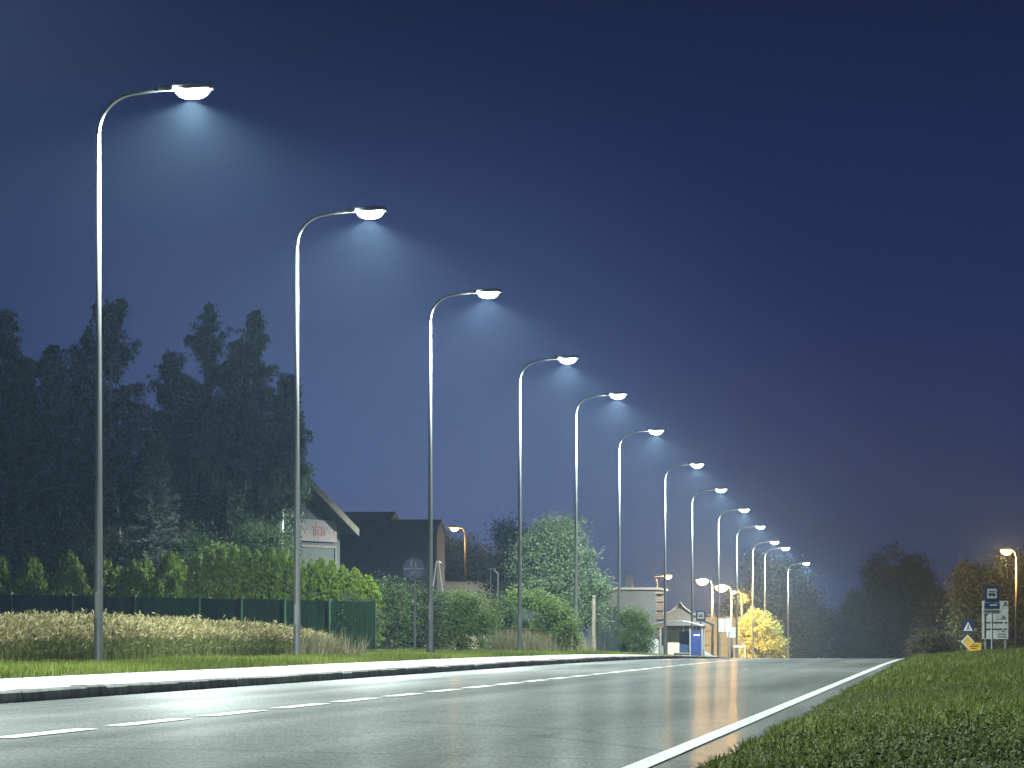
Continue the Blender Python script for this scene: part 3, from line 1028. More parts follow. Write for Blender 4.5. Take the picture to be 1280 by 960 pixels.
US = 'shrubs growing under the birches'
for i, (px, top, hw, d, mat, lab) in enumerate([
    (30, 655, 60, 141, 'dark', 'dark wide shrub under the birches at the photo\'s left border'),
    (105, 640, 48, 142, 'dark', 'dark shrub under the birches behind the nearest lamp post'),
    (160, 668, 36, 140.5, 'shrub', 'mid green shrub just left of the spruce foot'),
    (238, 648, 36, 139.5, 'shrub', 'lighter leafy shrub right of the spruce foot'),
    (278, 670, 26, 135, 'bright', 'small yellow green shrub peeking over the close packed thujas'),
    (318, 640, 36, 140, 'shrub', 'mid green shrub under the two tall birches'),
    (343, 650, 16, 139, 'shrub', 'tall narrow shrub in front of the grey gable, behind the second lamp post')]):
    x, y = P2(px, d); z = gx(x, y)
    h = HC + (VY - top) / F * d - z; w = hw / F * d
    bl = [(0, 0, h * 0.45, w, w * 0.8, h * 0.45), (-w * 0.3, 0, h * 0.75, w * 0.6, w * 0.5, h * 0.26), (w * 0.45, 0.1, h * 0.6, w * 0.55, w * 0.5, h * 0.3)]
    bush_tree('shrub', (x, y, z), bl, 9000, 0.085, M[mat], lab, 'shrub', US, 110, 0.2, 0.06)


# ------------------------------------------------------------------ gabled house with the sign
def house_gable():
    dirv = np.array([0.25, 0.968])                       # along the gable wall, away from the camera
    nrm = np.array([0.968, -0.25])                       # towards the road
    d = 166.0
    cx_, cy_ = P2(425, d)                                # far right corner of the gable wall
    W = 9.0
    z0 = gx(cx_ - 3, cy_ - 6)
    root = empty('gabled_house', (cx_, cy_, z0), 'grey gabled house half hidden behind the birches', 'house')

    def pt(a, b, z):                                      # a back along the gable, b away from the road
        q = -dirv * a - nrm * b
        return (q[0], q[1], z)
    eave = HC + (VY - 664) / F * d - z0
    apex = eave + 1.62
    D = 7.0
    mb = MB()
    mb.add([pt(0, 0, -0.3), pt(W, 0, -0.3), pt(W, 0, eave), pt(W / 2, 0, apex), pt(0, 0, eave),
            pt(0, D, -0.3), pt(W, D, -0.3), pt(W, D, eave), pt(W / 2, D, apex), pt(0, D, eave)],
           [(4, 3, 2, 1, 0), (5, 6, 7, 8, 9), (0, 5, 9, 4), (1, 2, 7, 6)])
    mb.build('wall', M['render_grey'], root)
    rf = MB()
    sl = (apex - eave) / (W / 2)
    ov, fo, th = 0.40, 0.5, 0.16
    for sgn in (0, 1):
        def q(a, b, z):
            return pt(W - a if sgn else a, b, z)
        a0, a1 = -ov, W / 2
        zA, zB = eave - ov * sl + 0.03, apex + 0.03
        rf.add([q(a0, -fo, zA), q(a1, -fo, zB), q(a1, D + fo, zB), q(a0, D + fo, zA),
                q(a0, -fo, zA + th), q(a1, -fo, zB + th), q(a1, D + fo, zB + th), q(a0, D + fo, zA + th)],
               [(0, 1, 2, 3), (7, 6, 5, 4), (0, 4, 5, 1), (1, 5, 6, 2), (2, 6, 7, 3), (3, 7, 4, 0)])
    ro = rf.build('roof', M['slate'], root)
    vb = MB()
    for sgn in (0, 1):
        def q(a, b, z):
            return pt(W - a if sgn else a, b, z)
        a0, a1 = -ov - 0.03, W / 2
        zA, zB = eave - ov * sl - 0.03, apex + 0.0
        vb.add([q(a0, -fo - 0.045, zA), q(a1, -fo - 0.045, zB), q(a1, -fo - 0.005, zB), q(a0, -fo - 0.005, zA),
                q(a0, -fo - 0.045, zA + 0.26), q(a1, -fo - 0.045, zB + 0.26), q(a1, -fo - 0.005, zB + 0.26), q(a0, -fo - 0.005, zA + 0.26)],
               [(0, 1, 2, 3), (7, 6, 5, 4), (0, 4, 5, 1), (1, 5, 6, 2), (2, 6, 7, 3), (3, 7, 4, 0)])
    vb.build('verge_board', M['timber'], ro)
    # wide dark doorway under the sign, pale frame round it
    a0, a1 = 0.55, 5.2
    zt = HC + (VY - 686) / F * d - z0
    mb = MB()
    mb.add([pt(a0, -0.01, 0), pt(a1, -0.01, 0), pt(a1, -0.01, zt), pt(a0, -0.01, zt), pt(a0, 0.06, 0), pt(a1, 0.06, 0), pt(a1, 0.06, zt), pt(a0, 0.06, zt)],
           [(3, 2, 1, 0), (0, 1, 5, 4), (1, 2, 6, 5), (2, 3, 7, 6), (3, 0, 4, 7)])
    do = mb.build('door', M['board_dark'], root)
    fr = MB()
    for (aa, ab, za, zb) in ((a0 - 0.09, a1 + 0.09, zt + 0.005, zt + 0.085), (a0 - 0.09, a0 - 0.005, 0, zt + 0.002), (a1 + 0.005, a1 + 0.09, 0, zt + 0.002)):
        fr.add([pt(aa, -0.05, za), pt(ab, -0.05, za), pt(ab, -0.05, zb), pt(aa, -0.05, zb), pt(aa, 0.02, za), pt(ab, 0.02, za), pt(ab, 0.02, zb), pt(aa, 0.02, zb)],
               [(3, 2, 1, 0), (0, 1, 5, 4), (1, 2, 6, 5), (2, 3, 7, 6), (3, 0, 4, 7)])
    fr.build('frame', M['timber'], do)
    # the sign is a thing of its own
    sa0, sa1 = 0.55, 4.0
    szb = HC + (VY - 678.5) / F * d - z0
    szt = szb + 0.74
    s0 = pt((sa0 + sa1) / 2, -0.08, szb)
    rot = math.atan2(dirv[1], dirv[0])
    sg = empty('sign_board', (cx_ + s0[0], cy_ + s0[1], z0 + szb), 'pale grey sign board with dark red TECH lettering on the gable wall', 'sign', rz=rot)
    Lh = (sa1 - sa0) / 2
    MB().box((0, 0, 0.37), (2 * Lh, 0.05, 0.74)).build('board', M['sign_grad'], sg, bevel=0.006)
    text('lettering', 'TECH', (-0.55, -0.035, 0.20), 0.46, M['red'], sg)
    st = MB()  # small cream stars paint the bright lamp glints onto the sign face
    for (u, v, rr) in ((-1.42, 0.28, 0.075), (-1.15, 0.33, 0.065), (-0.10, 0.62, 0.05), (0.75, 0.30, 0.05), (0.92, 0.44, 0.055), (0.05, 0.10, 0.045), (1.58, 0.33, 0.08)):
        pl = []
        for k in range(16):
            q_ = rr if k % 2 == 0 else rr * 0.42
            pl.append((u + q_ * math.cos(k * math.pi / 8), v + q_ * math.sin(k * math.pi / 8)))
        st.prism(pl, -0.047, -0.030)
    st.build('painted_glints', M['cream'], sg)
    tx = MB()
    for (u, v, w_) in ((-1.35, 0.27, 0.5),):
        tx.box((u, -0.0275, v), (w_, 0.005, 0.07))
    tx.build('lettering', M['red'], sg)


def text(name, s, loc, size, mat, parent, depth=0.008, align='LEFT', rot=(math.pi / 2, 0, 0)):
    c = bpy.data.curves.new(name, 'FONT')
    c.body = s; c.size = size; c.extrude = depth / 2; c.align_x = align; c.offset = 0.012 * size
    tmp = bpy.data.objects.new('tmp_text', c); COL.objects.link(tmp)
    bpy.context.view_layer.update()
    me = bpy.data.meshes.new_from_object(tmp.evaluated_get(bpy.context.evaluated_depsgraph_get()))
    bpy.data.objects.remove(tmp); bpy.data.curves.remove(c)
    o = link(name, me, mat, parent)
    me.materials.clear(); me.materials.append(mat)
    o.location = loc; o.rotation_euler = rot
    return o


M['sign_grad'] = plain('sign_face', (0.16, 0.135, 0.135), 0.45, var=0.15, scale=1.2)
house_gable()


# ------------------------------------------------------------------ other buildings
def shed(name, x0, x1, y0, y1, z0, zw, ridge, label, cat, wall, roof, ov=0.25, group=None, along_x=True):
    cx_, cy_ = (x0 + x1) / 2, (y0 + y1) / 2
    root = empty(name, (cx_, cy_, z0), label, cat, group)
    hx, hy, h = (x1 - x0) / 2, (y1 - y0) / 2, zw - z0
    rz = ridge - z0
    mb = MB()
    if along_x:
        mb.add([(-hx, -hy, -0.3), (hx, -hy, -0.3), (hx, hy, -0.3), (-hx, hy, -0.3), (-hx, -hy, h), (hx, -hy, h), (hx, hy, h), (-hx, hy, h), (-hx, 0, rz), (hx, 0, rz)],
               [(0, 1, 5, 4), (2, 3, 7, 6), (1, 2, 6, 9, 5), (3, 0, 4, 8, 7)])
    else:
        mb.add([(-hx, -hy, -0.3), (hx, -hy, -0.3), (hx, hy, -0.3), (-hx, hy, -0.3), (-hx, -hy, h), (hx, -hy, h), (hx, hy, h), (-hx, hy, h), (0, -hy, rz), (0, hy, rz)],
               [(0, 1, 5, 8, 4), (2, 3, 7, 9, 6), (1, 2, 6, 5), (3, 0, 4, 7)])
    mb.build('wall', wall, root)
    rf = MB()
    t = 0.14
    if along_x:
        sl = (rz - h) / hy
        for s in (-1, 1):
            ya, yb = s * (hy + ov), 0
            za, zb = h - ov * sl + 0.02, rz + 0.02
            rf.add([(-hx - ov, ya, za), (hx + ov, ya, za), (hx + ov, yb, zb), (-hx - ov, yb, zb), (-hx - ov, ya, za + t), (hx + ov, ya, za + t), (hx + ov, yb, zb + t), (-hx - ov, yb, zb + t)],
                   [(3, 2, 1, 0), (4, 5, 6, 7), (0, 1, 5, 4), (1, 2, 6, 5), (2, 3, 7, 6), (3, 0, 4, 7)])
    else:
        sl = (rz - h) / hx
        for s in (-1, 1):
            xa, xb = s * (hx + ov), 0
            za, zb = h - ov * sl + 0.02, rz + 0.02
            rf.add([(xa, -hy - ov, za), (xb, -hy - ov, zb), (xb, hy + ov, zb), (xa, hy + ov, za), (xa, -hy - ov, za + t), (xb, -hy - ov, zb + t), (xb, hy + ov, zb + t), (xa, hy + ov, za + t)],
                   [(3, 2, 1, 0), (4, 5, 6, 7), (0, 1, 5, 4), (1, 2, 6, 5), (2, 3, 7, 6), (3, 0, 4, 7)])
    rfo = rf.build('roof', roof, root)
    return root, rfo


# long dark barn: taller left half and lower right half
d = 205
x0, x1 = P2(410, d)[0], P2(486, d)[0]
zt = HC + (VY - 640) / F * (d + 2)
shed('barn', x0, x1, d, d + 4, gx(x0, d), zt - 0.55, zt - 0.15, 'tall dark barn with a low roof just right of the gabled house', 'barn', M['barn'], M['barn'], 0.06)
x2 = P2(546, d)[0]
zt2 = HC + (VY - 650) / F * (d + 2)
r2, rf2 = shed('barn', x1 + 0.02, x2, d - 0.05, d + 3.2, gx(x0, d), zt2 - 0.55, zt2 - 0.15, 'lower dark barn behind the round blue sign, ending at the third lamp post', 'barn', M['barn'], M['barn'], 0.06)
# flat cream wall under the small orange lamp
d = 228
xa, xb = P2(556, d)[0], P2(650, d)[0]
zt = HC + (VY - 724) / F * d
z0 = gx(xa, d)
root = empty('garden_wall', ((xa + xb) / 2, d, z0), 'flat cream wall lit orange behind the round bushes', 'wall')
MB().box((0, 0, (zt - z0) / 2 - 0.15), (xb - xa, 0.25, zt - z0 + 0.3 - 0.2)).build('wall', M['cream'], root)
MB().box((0, 0, zt - z0 - 0.065), (xb - xa + 0.2, 0.42, 0.07)).build('coping', M['roof_brown'], root)

# A-shaped frame and the two thin masts over the bushes
x, y = P2(547, 150); z = gx(x, y)
root = empty('climbing_frame', (x, y, z), 'pale A shaped garden frame beside the third lamp post', 'frame')
ht = HC + (VY - 701) / F * 150 - z
for s in (-1, 1):
    MB().tube([(s * 0.42, 0, -0.05), (0.03 * s, 0, ht)], [0.022, 0.018], 6).build('leg', M['white'], root)
MB().tube([(-0.17, 0.03, ht * 0.62), (0.17, 0.03, ht * 0.62)], 0.016, 6).build('crossbar', M['white'], root)
MB().tube([(0, 0, ht - 0.02), (0.0, 0.9, ht - 0.04)], 0.018, 6).build('crossbar', M['white'], root)
for (px, top, d, lab) in ((613, 711, 150, 'left thin garden mast with a small crosspiece over the pinkish shrub'), (622, 717, 151, 'right thin garden mast with a bent tip over the pinkish shrub')):
    x, y = P2(px, d); z = gx(x, y); h = HC + (VY - top) / F * d - z
    root = empty('garden_mast', (x, y, z), lab, 'mast', 'thin masts over the shrub')
    MB().tube([(0, 0, -0.1), (0.01, 0, h)], [0.022, 0.016], 6).build('pole', M['steel'], root)
    if px == 613:
        MB().tube([(-0.10, 0, h - 0.03), (0.0, -0.03, h + 0.005), (0.18, 0, h + 0.01)], 0.014, 6).build('crosspiece', M['steel'], root)
    else:
        MB().tube([(0.01, 0, h - 0.01), (-0.05, 0, h + 0.06), (-0.12, 0, h + 0.13)], [0.015, 0.012, 0.01], 6).build('tip', M['steel'], root)

# dark brown flat building right of the silvery tree
d = 250
xa, xb = P2(735, d)[0], P2(820, d)[0]
zt = HC + (VY - 734) / F * d
z0 = gx(xb, d)
root = empty('flat_building', ((xa + xb) / 2, d + 4, z0), 'dark brown flat roofed building behind the sixth lamp post', 'building')
MB().box((0, 0, (zt - z0) / 2 - 0.2), (xb - xa, 8, zt - z0 + 0.1)).build('wall', M['brown'], root)
MB().box((0, 0, zt - z0 - 0.07), (xb - xa + 0.3, 8.3, 0.12)).build('roof', M['timber'], root)
ch = MB(); cxp = P2(783, d)[0] - (xa + xb) / 2
ch.box((cxp, -2, zt - z0 + 0.25), (0.34, 0.34, 0.52)); ch.box((cxp, -2, zt - z0 + 0.545), (0.44, 0.44, 0.07))
ch.tube([(cxp, -2, zt - z0 + 0.58), (cxp, -2, zt - z0 + 0.78)], 0.09, 8)
ch.build('chimney', M['brown'], root)
mb = MB(); mb.box((P2(768, d)[0] - (xa + xb) / 2, -4.03, 1.75), (1.0, 0.08, 0.8)); wf = mb.build('window', M['glass'], root)
mb = MB()
cxw = P2(768, d)[0] - (xa + xb) / 2
for (u, v, a_, b_) in ((-0.53, 1.75, 0.06, 0.92), (0.53, 1.75, 0.06, 0.92), (0, 2.18, 1.0, 0.06), (0, 1.32, 1.0, 0.06)):
    mb.box((cxw + u, -4.05, v), (a_, 0.1, b_))
mb.build('frame', M['brown'], wf)

# brick pier at its right end
d = 245
x = P2(825, d)[0]; z = gx(x, d); h = HC + (VY - 742) / F * d - z
root = empty('brick_pier', (x, d, z), 'tall brick pier at the right end of the dark brown building', 'pier')
MB().box((0, 0, h / 2 - 0.1), (0.36, 0.36, h + 0.2)).build('shaft', M['brick'], root)
for k in range(5):
    MB().box((0, -0.003, h * (0.42 + 0.12 * k)), (0.42, 0.42, 0.05)).build('band', M['timber'], root)
MB().box((0, 0, h + 0.04), (0.5, 0.5, 0.09)).build('cap', M['timber'], root)

# house with a brown curved roof above the shelter
d = 262
x = P2(850, d)[0]; z = gx(x, d)
root = empty('pavilion', (x, d, z), 'brown pavilion with a sagging pointed roof above the bus shelter', 'pavilion')
za = HC + (VY - 752) / F * d - z; zb = HC + (VY - 781) / F * d - z
MB().box((0, 0, zb / 2 - 0.1), (2.6, 2.6, zb + 0.1)).build('wall', M['brown'], root)
mb = MB()
rings = []
nr = 7
for i in range(nr + 1):
    t = i / nr
    hw = 1.95 * (1 - t) ** 1.55 + 0.03
    zz = zb - 0.05 + (za - zb) * t
    rings += [(-hw, -hw, zz), (hw, -hw, zz), (hw, hw, zz), (-hw, hw, zz)]
fs = [(3, 2, 1, 0)]
for i in range(nr):
    for j in range(4):
        fs.append((i * 4 + j, i * 4 + (j + 1) % 4, (i + 1) * 4 + (j + 1) % 4, (i + 1) * 4 + j))
mb.add(rings, fs)
ro = mb.build('roof', M['roof_brown'], root)
for j in range(4):
    MB().tube([(rings[i * 4 + j][0] * 1.01, rings[i * 4 + j][1] * 1.01, rings[i * 4 + j][2] + 0.02) for i in range(nr + 1)], 0.035, 5).build('hip_rib', M['timber'], ro)
for u in (0.25, 0.62, 0.95):
    MB().box((u, -1.34, zb * 0.5), (0.10, 0.08, zb)).build('post', M['timber'], root)

# olive fence wall behind the white boards
d = 300
xa, xb = P2(879, d)[0], P2(937, d)[0]
zt = HC + (VY - 771) / F * d; z0 = gx(xa, d)
root = empty('panel_fence', ((xa + xb) / 2, d, z0), 'olive panelled concrete fence behind the twin white boards', 'fence')
h = zt - z0
for i in range(2):
    for k in range(4):
        MB().box(((i - 0.5) * (xb - xa) / 2, 0, h * (k + 0.5) / 4), ((xb - xa) / 2 - 0.16, 0.07, h / 4 - 0.03)).build('panel', M['olive'] if 'olive' in M else M.setdefault('olive', plain('olive_concrete', (0.085, 0.088, 0.06), 0.85, var=0.2, scale=3)), root)
for i in range(3):
    MB().box(((i - 1) * (xb - xa) / 2, 0, h / 2), (0.14, 0.14, h + 0.1)).build('post', M['olive'], root)

# low wedge of pale rubble sheet by the shelter
d = 222
x = P2(890, d)[0]; z = gx(x, d)


# ------------------------------------------------------------------ bus shelter
d = 205
x, y = P2(855, d); z = gx(x, d)
root = empty('bus_shelter', (x, y, z), 'bus shelter with an arched pale roof, cream wall and dark blue panes', 'bus shelter')
sx = d / F                                                  # metres per photo pixel at this distance


def lx(px): return (px - 855) * sx


zr0 = HC + (VY - 784) / F * d - z
zr1 = HC + (VY - 777) / F * d - z
rp = []
for i in range(13):
    t = i / 12
    rp.append((lx(816) + (lx(879) - lx(816)) * t, zr0 - 0.02 + (zr1 - zr0) * math.sin(math.pi * (0.12 + 0.84 * t)) * 1.0))
poly = rp + [(p[0], p[1] + 0.07) for p in reversed(rp)]
MB().prism(poly[::-1], -0.9, 0.9).build('roof', M['dark_steel'], root)
for px in (827, 864, 879):
    for yy in (-0.75, 0.75):
        MB().box((lx(px), yy, (zr0 - 0.06) / 2), (0.07, 0.07, zr0 - 0.06)).build('post', M['steel'], root)
MB().box((lx(841), 0.55, zr0 * 0.5), (lx(848) - lx(833.5), 0.05, zr0 - 0.22)).build('wall', M['cream'], root)
MB().box((lx(856), 0.60, zr0 * 0.56), (lx(864) - lx(848.3), 0.03, zr0 - 0.55)).build('pane', M['glass'], root)
bp = MB().box((lx(872), -0.70, zr0 * 0.56), (lx(879) - lx(866), 0.08, zr0 - 0.52)).build('side_panel', M['blue_panel'], root)
MB().box((lx(872), -0.748, zr0 * 0.78), (0.26, 0.012, 0.05)).build('lettering', M['offwhite'], bp)
MB().box((lx(856), 0.30, 0.42), (lx(877) - lx(848), 0.36, 0.05)).build('bench_seat', M['timber'], root)

# pale gate leaves left of the shelter
GG = 'pale round topped gate leaves left of the bus shelter'
for (px, w, top, lab) in ((812, 9, 796, 'left pale gate leaf, with an orange capped top'), (819.5, 7, 798, 'right pale gate leaf next to the lamp post at the shelter')):
    d = 186
    x, y = P2(px, d); z = gx(x, d); h = HC + (VY - top) / F * d - z
    root = empty('gate_leaf', (x, y, z), lab, 'gate', GG)
    hw = w / 2 / F * d
    pl = [(-hw, 0), (hw, 0), (hw, h - hw * 0.8)] + [(hw * math.cos(a), h - hw * 0.8 + hw * 0.8 * math.sin(a)) for a in np.linspace(0.3, math.pi - 0.3, 7)] + [(-hw, h - hw * 0.8)]
    MB().prism(pl, -0.03, 0.03).build('leaf', M['offwhite'], root)
    if px == 812:
        MB().box((-hw * 0.3, 0, h + 0.02), (hw * 1.2, 0.09, 0.06)).build('cap', M['brick'], root)
    for k in range(3):
        MB().box((hw * (-0.6 + 0.6 * k), -0.04, h * 0.42), (0.02, 0.016, h * 0.7)).build('rib', M['white'], root)


# ------------------------------------------------------------------ signs
def bus_sign(px, py, size_px, d, label, extra=False):
    x, y, zc = at(px, py, d); z = gx(x, d)
    root = empty('bus_stop_sign', (x, y, z), label, 'sign', 'blue square bus stop signs')
    s = size_px / F * d
    h = zc - z
    MB().tube([(0, 0.05, -0.1), (0, 0.05, h + s / 2)], 0.03, 8).build('post', M['steel'], root)
    pl = MB().box((0, 0, h), (s, 0.03, s * 1.12)).build('plate', M['blue'], root, bevel=0.004)
    wp = MB().box((0, -0.0195, h + 0.06 * s), (s * 0.66, 0.008, s * 0.66)).build('white_field', M['white'], pl)
    b = MB()
    b.box((0, -0.027, h + 0.07 * s), (s * 0.46, 0.006, s * 0.30))
    b.disc((-0.13 * s, 0, h - 0.10 * s), 0.055 * s, -0.030, -0.024, 14); b.disc((0.13 * s, 0, h - 0.10 * s), 0.055 * s, -0.030, -0.024, 14)
    b.build('bus_symbol', M['black'], wp)
    w = MB()
    for k in range(3):
        w.box(((-0.14 + 0.14 * k) * s, -0.0325, h + 0.11 * s), (0.10 * s, 0.004, 0.11 * s))
    w.build('bus_windows', M['white'], wp)
    return root, h, s


bus_sign(876, 770, 12, 214, 'small blue square bus stop sign over the end of the bus shelter')
root, h, s = bus_sign(1240, 743, 18.5, 150, 'blue square bus stop sign on a post in front of the white direction board')
lp = MB().box((0.0, 0.0, h - s * 0.78), (s * 1.05, 0.03, s * 0.40)).build('name_plate', M['blue'], root)
MB().box((0.10 * s, -0.019, h - s * 0.72), (s * 0.5, 0.008, s * 0.09)).build('white_stripe', M['white'], lp)
np_ = MB().box((0.0, 0.0, h - s * 1.16), (s * 1.15, 0.03, s * 0.30)).build('text_plate', M['sign_back'], root)
tp = MB()
for k in range(5):
    tp.box(((-0.4 + 0.2 * k) * s, -0.019, h - s * 1.16), (s * 0.13, 0.008, s * 0.13))
tp.build('lettering', M['black'], np_)

# white direction board
d = 158
x, y, zb = at(1244, 799, d); z = gx(x, d)
_, _, zt = at(1244, 751, d)
W2 = 33 / F * d
root = empty('direction_board', (x, y, z), 'white board with a black road diagram and letter A, behind the blue stop sign', 'sign')
H0, H1 = zb - z, zt - z
for s_ in (-1, 1):
    MB().box((s_ * W2 * 0.38, 0.06, H1 / 2 - 0.05), (0.06, 0.06, H1 + 0.0)).build('post', M['steel'], root)
bd = MB().box((0, 0, (H0 + H1) / 2), (W2, 0.04, H1 - H0)).build('board', M['board_grey'], root, bevel=0.006)
bh = H1 - H0


def bxy(u, v): return (-W2 / 2 + u * W2, H0 + v * bh)


mb = MB()
for (u, v, a_, b_) in ((0.12, 0.40, 0.055, 0.74), (0.46, 0.43, 0.62, 0.036), (0.90, 0.43, 0.10, 0.036), (0.46, 0.26, 0.62, 0.036), (0.88, 0.26, 0.10, 0.036)):
    q = bxy(u, v); mb.box((q[0], -0.025, q[1]), (W2 * a_, 0.010, bh * b_))
q0, q1 = bxy(0.14, 0.62), bxy(0.30, 0.80)
mb.prism([(q0[0], q0[1]), (q0[0] + 0.05, q0[1]), (q1[0], q1[1]), (q1[0] - 0.04, q1[1])], -0.030, -0.022)
mb.build('road_diagram', M['black'], bd)
mb = MB()
for (u, v, a_) in ((0.62, 0.53, 0.06), (0.80, 0.53, 0.22), (0.84, 0.56, 0.12), (0.80, 0.20, 0.12), (0.76, 0.13, 0.30), (0.76, 0.06, 0.34), (0.80, 0.60, 0.10)):
    q = bxy(u, v); mb.box((q[0], -0.0225, q[1]), (W2 * a_, 0.005, bh * 0.022))
mb.build('lettering', M['black'], bd)
q = bxy(0.80, 0.86)
text('lettering', 'A', (q[0], -0.026, q[1]), bh * 0.17, M['black'], bd, align='LEFT')

# pedestrian crossing sign
d = 165
x, y, zc = at(1210, 783, d); z = gx(x, d); h = zc - z; s = 14.5 / F * d
root = empty('crossing_sign', (x, y, z), 'small blue pedestrian crossing sign with a white triangle above the yellow diamond', 'sign')
MB().tube([(0, 0.045, -0.1), (0, 0.045, h + s / 2)], 0.025, 8).build('post', M['dark_steel'], root)
pl = MB().box((0, 0, h), (s, 0.03, s)).build('plate', M['blue'], root)
MB().prism([(-0.40 * s, h - 0.38 * s), (0.40 * s, h - 0.38 * s), (0, h + 0.40 * s)], -0.022, -0.016).build('triangle', M['white'], pl)
mb = MB()
mb.disc((0.02 * s, 0, h + 0.12 * s), 0.055 * s, -0.030, -0.0235, 12)
mb.prism([(-0.05 * s, h - 0.10 * s), (0.06 * s, h - 0.10 * s), (0.06 * s, h + 0.05 * s), (-0.03 * s, h + 0.05 * s)], -0.030, -0.0235)
mb.prism([(-0.16 * s, h - 0.34 * s), (-0.09 * s, h - 0.34 * s), (0.04 * s, h - 0.09 * s), (-0.05 * s, h - 0.09 * s)], -0.030, -0.0235)
mb.prism([(0.10 * s, h - 0.34 * s), (0.17 * s, h - 0.34 * s), (0.06 * s, h - 0.09 * s), (-0.01 * s, h - 0.09 * s)], -0.030, -0.0235)
mb.build('walking_symbol', M['black'], pl)

d = 146
x, y, zc = at(1209.5, 802, d); z = gx(x, d); h = zc - z; s = 8.5 / F * d
root = empty('diamond_sign', (x, y, z), 'yellow diamond road sign with a pale rim, below the blue crossing sign', 'sign')
MB().tube([(0, 0.045, -0.1), (0, 0.045, h + s)], 0.022, 8).build('post', M['dark_steel'], root)
pl = MB().prism([(-s, h), (0, h - s), (s, h), (0, h + s)], -0.012, 0.012).build('plate', M['offwhite'], root)
MB().prism([(-s * .72, h), (0, h - s * .72), (s * .72, h), (0, h + s * .72)], -0.020, -0.014).build('yellow_field', M['yellow_sign'], pl)
d = 144
x, y, zc = at(1218, 808.5, d); z = gx(x, d); h = zc - z; sw, sh = 17 / F * d, 10 / F * d
root = empty('yellow_plate', (x, y, z), 'low yellow rectangular plate with dark lines beside the yellow diamond', 'sign')
MB().tube([(-sw * 0.4, 0.045, -0.1), (-sw * 0.4, 0.045, h)], 0.02, 8).build('post', M['dark_steel'], root)
MB().tube([(sw * 0.4, 0.045, -0.1), (sw * 0.4, 0.045, h)], 0.02, 8).build('post', M['dark_steel'], root)
pl = MB().box((0, 0, h), (sw, 0.025, sh)).build('plate', M['yellow_sign'], root)
mb = MB()
for (u, v, w_) in ((0.05, 0.24, 0.6), (0.0, 0.02, 0.75), (-0.05, -0.22, 0.45)):
    mb.box((u * sw, -0.0165, h + v * sh), (w_ * sw, 0.007, sh * 0.09))
mb.build('lettering', M['black'], pl)

# round blue footway / cycle sign
d = 106.5
x, y, zc = at(517, 711, d); z = gx(x, d); h = zc - z; rr = 13.5 / F * d
root = empty('round_sign', (x, y, z), 'round blue path sign with white walkers above a bicycle, left of the third lamp post', 'sign')
MB().tube([(0.02, 0.045, -0.1), (0.02, 0.045, h + rr)], 0.026, 8).build('post', M['steel'], root)
pl = MB().disc((0, 0, h), rr, -0.012, 0.012, 32).build('plate', M['blue'], root)
mb = MB()
mb.box((0, -0.017, h), (rr * 1.84, 0.006, rr * 0.12))
mb.build('dividing_bar', M['board_grey'], pl)
mb = MB()
for (u, k) in ((-0.22, 1.0), (0.18, 0.72)):
    b0 = h + rr * 0.10
    hgt = rr * 0.72 * k
    mb.disc((u * rr, 0, b0 + hgt * 0.92), hgt * 0.12, -0.020, -0.014, 12)
    mb.prism([(u * rr - hgt * 0.14, b0 + hgt * 0.38), (u * rr + hgt * 0.14, b0 + hgt * 0.38), (u * rr + hgt * 0.12, b0 + hgt * 0.78), (u * rr - hgt * 0.12, b0 + hgt * 0.78)], -0.020, -0.014)
    mb.prism([(u * rr - hgt * 0.17, b0), (u * rr - hgt * 0.07, b0), (u * rr + hgt * 0.02, b0 + hgt * 0.37), (u * rr - hgt * 0.12, b0 + hgt * 0.37)], -0.020, -0.014)
    mb.prism([(u * rr + hgt * 0.07, b0), (u * rr + hgt * 0.17, b0), (u * rr + hgt * 0.13, b0 + hgt * 0.37), (u * rr + hgt * 0.025, b0 + hgt * 0.37)], -0.020, -0.014)
mb.build('walkers_symbol', M['board_grey'], pl)
mb = MB()
for u in (-0.33, 0.33):
    c = (u * rr, h - rr * 0.48)
    mb.tube([(c[0] + rr * 0.20 * math.cos(a), -0.020, c[1] + rr * 0.20 * math.sin(a)) for a in np.linspace(0, 2 * math.pi, 19)], rr * 0.035, 5)
pts = {'a': (-0.33, -0.48), 'b': (-0.02, -0.48), 'c': (-0.12, -0.24), 'd': (0.22, -0.24), 'e': (0.33, -0.48), 'f': (0.18, -0.13)}
for a_, b_ in ('ab', 'bc', 'cd', 'bd', 'ac', 'de', 'df'):
    mb.tube([(pts[a_][0] * rr, -0.020, h + pts[a_][1] * rr), (pts[b_][0] * rr, -0.020, h + pts[b_][1] * rr)], rr * 0.035, 5)
mb.build('bicycle_symbol', M['board_grey'], pl)

# twin white boards on posts, a third smaller board and a white bench beyond the crest
WB = 'white boards on posts beyond the crest'
for (px, py, w, h_px, d, posts, lab) in ((902, 781.5, 7.6, 17, 223, (-0.2,), 'left tall white board of the twin boards'),
                                         (910.5, 781.5, 7.6, 17, 224, (0.1,), 'right tall white board of the twin boards'),
                                         (914, 790.5, 11, 13, 226, (-0.3, 0.2), 'smaller white board low behind the twin boards')):
    x, y, zc = at(px, py, d); z = gx(x, d); h = zc - z
    root = empty('notice_board', (x, y, z), lab, 'sign', WB)
    W3, H3 = w / F * d, h_px / F * d
    for u in posts:
        MB().tube([(u * W3, 0.05, -0.1), (u * W3, 0.05, h)], 0.028, 8).build('post', M['steel'], root)
    b = MB().box((0, 0, h), (W3, 0.04, H3)).build('board', M['board_grey'], root)
    MB().box((0, -0.004, h + H3 / 2 + 0.022), (W3 + 0.02, 0.06, 0.04)).build('top_rail', M['dark_steel'], root)
d = 250
x, y, zc = at(924, 808, d); z = gx(x, d); h = zc - z
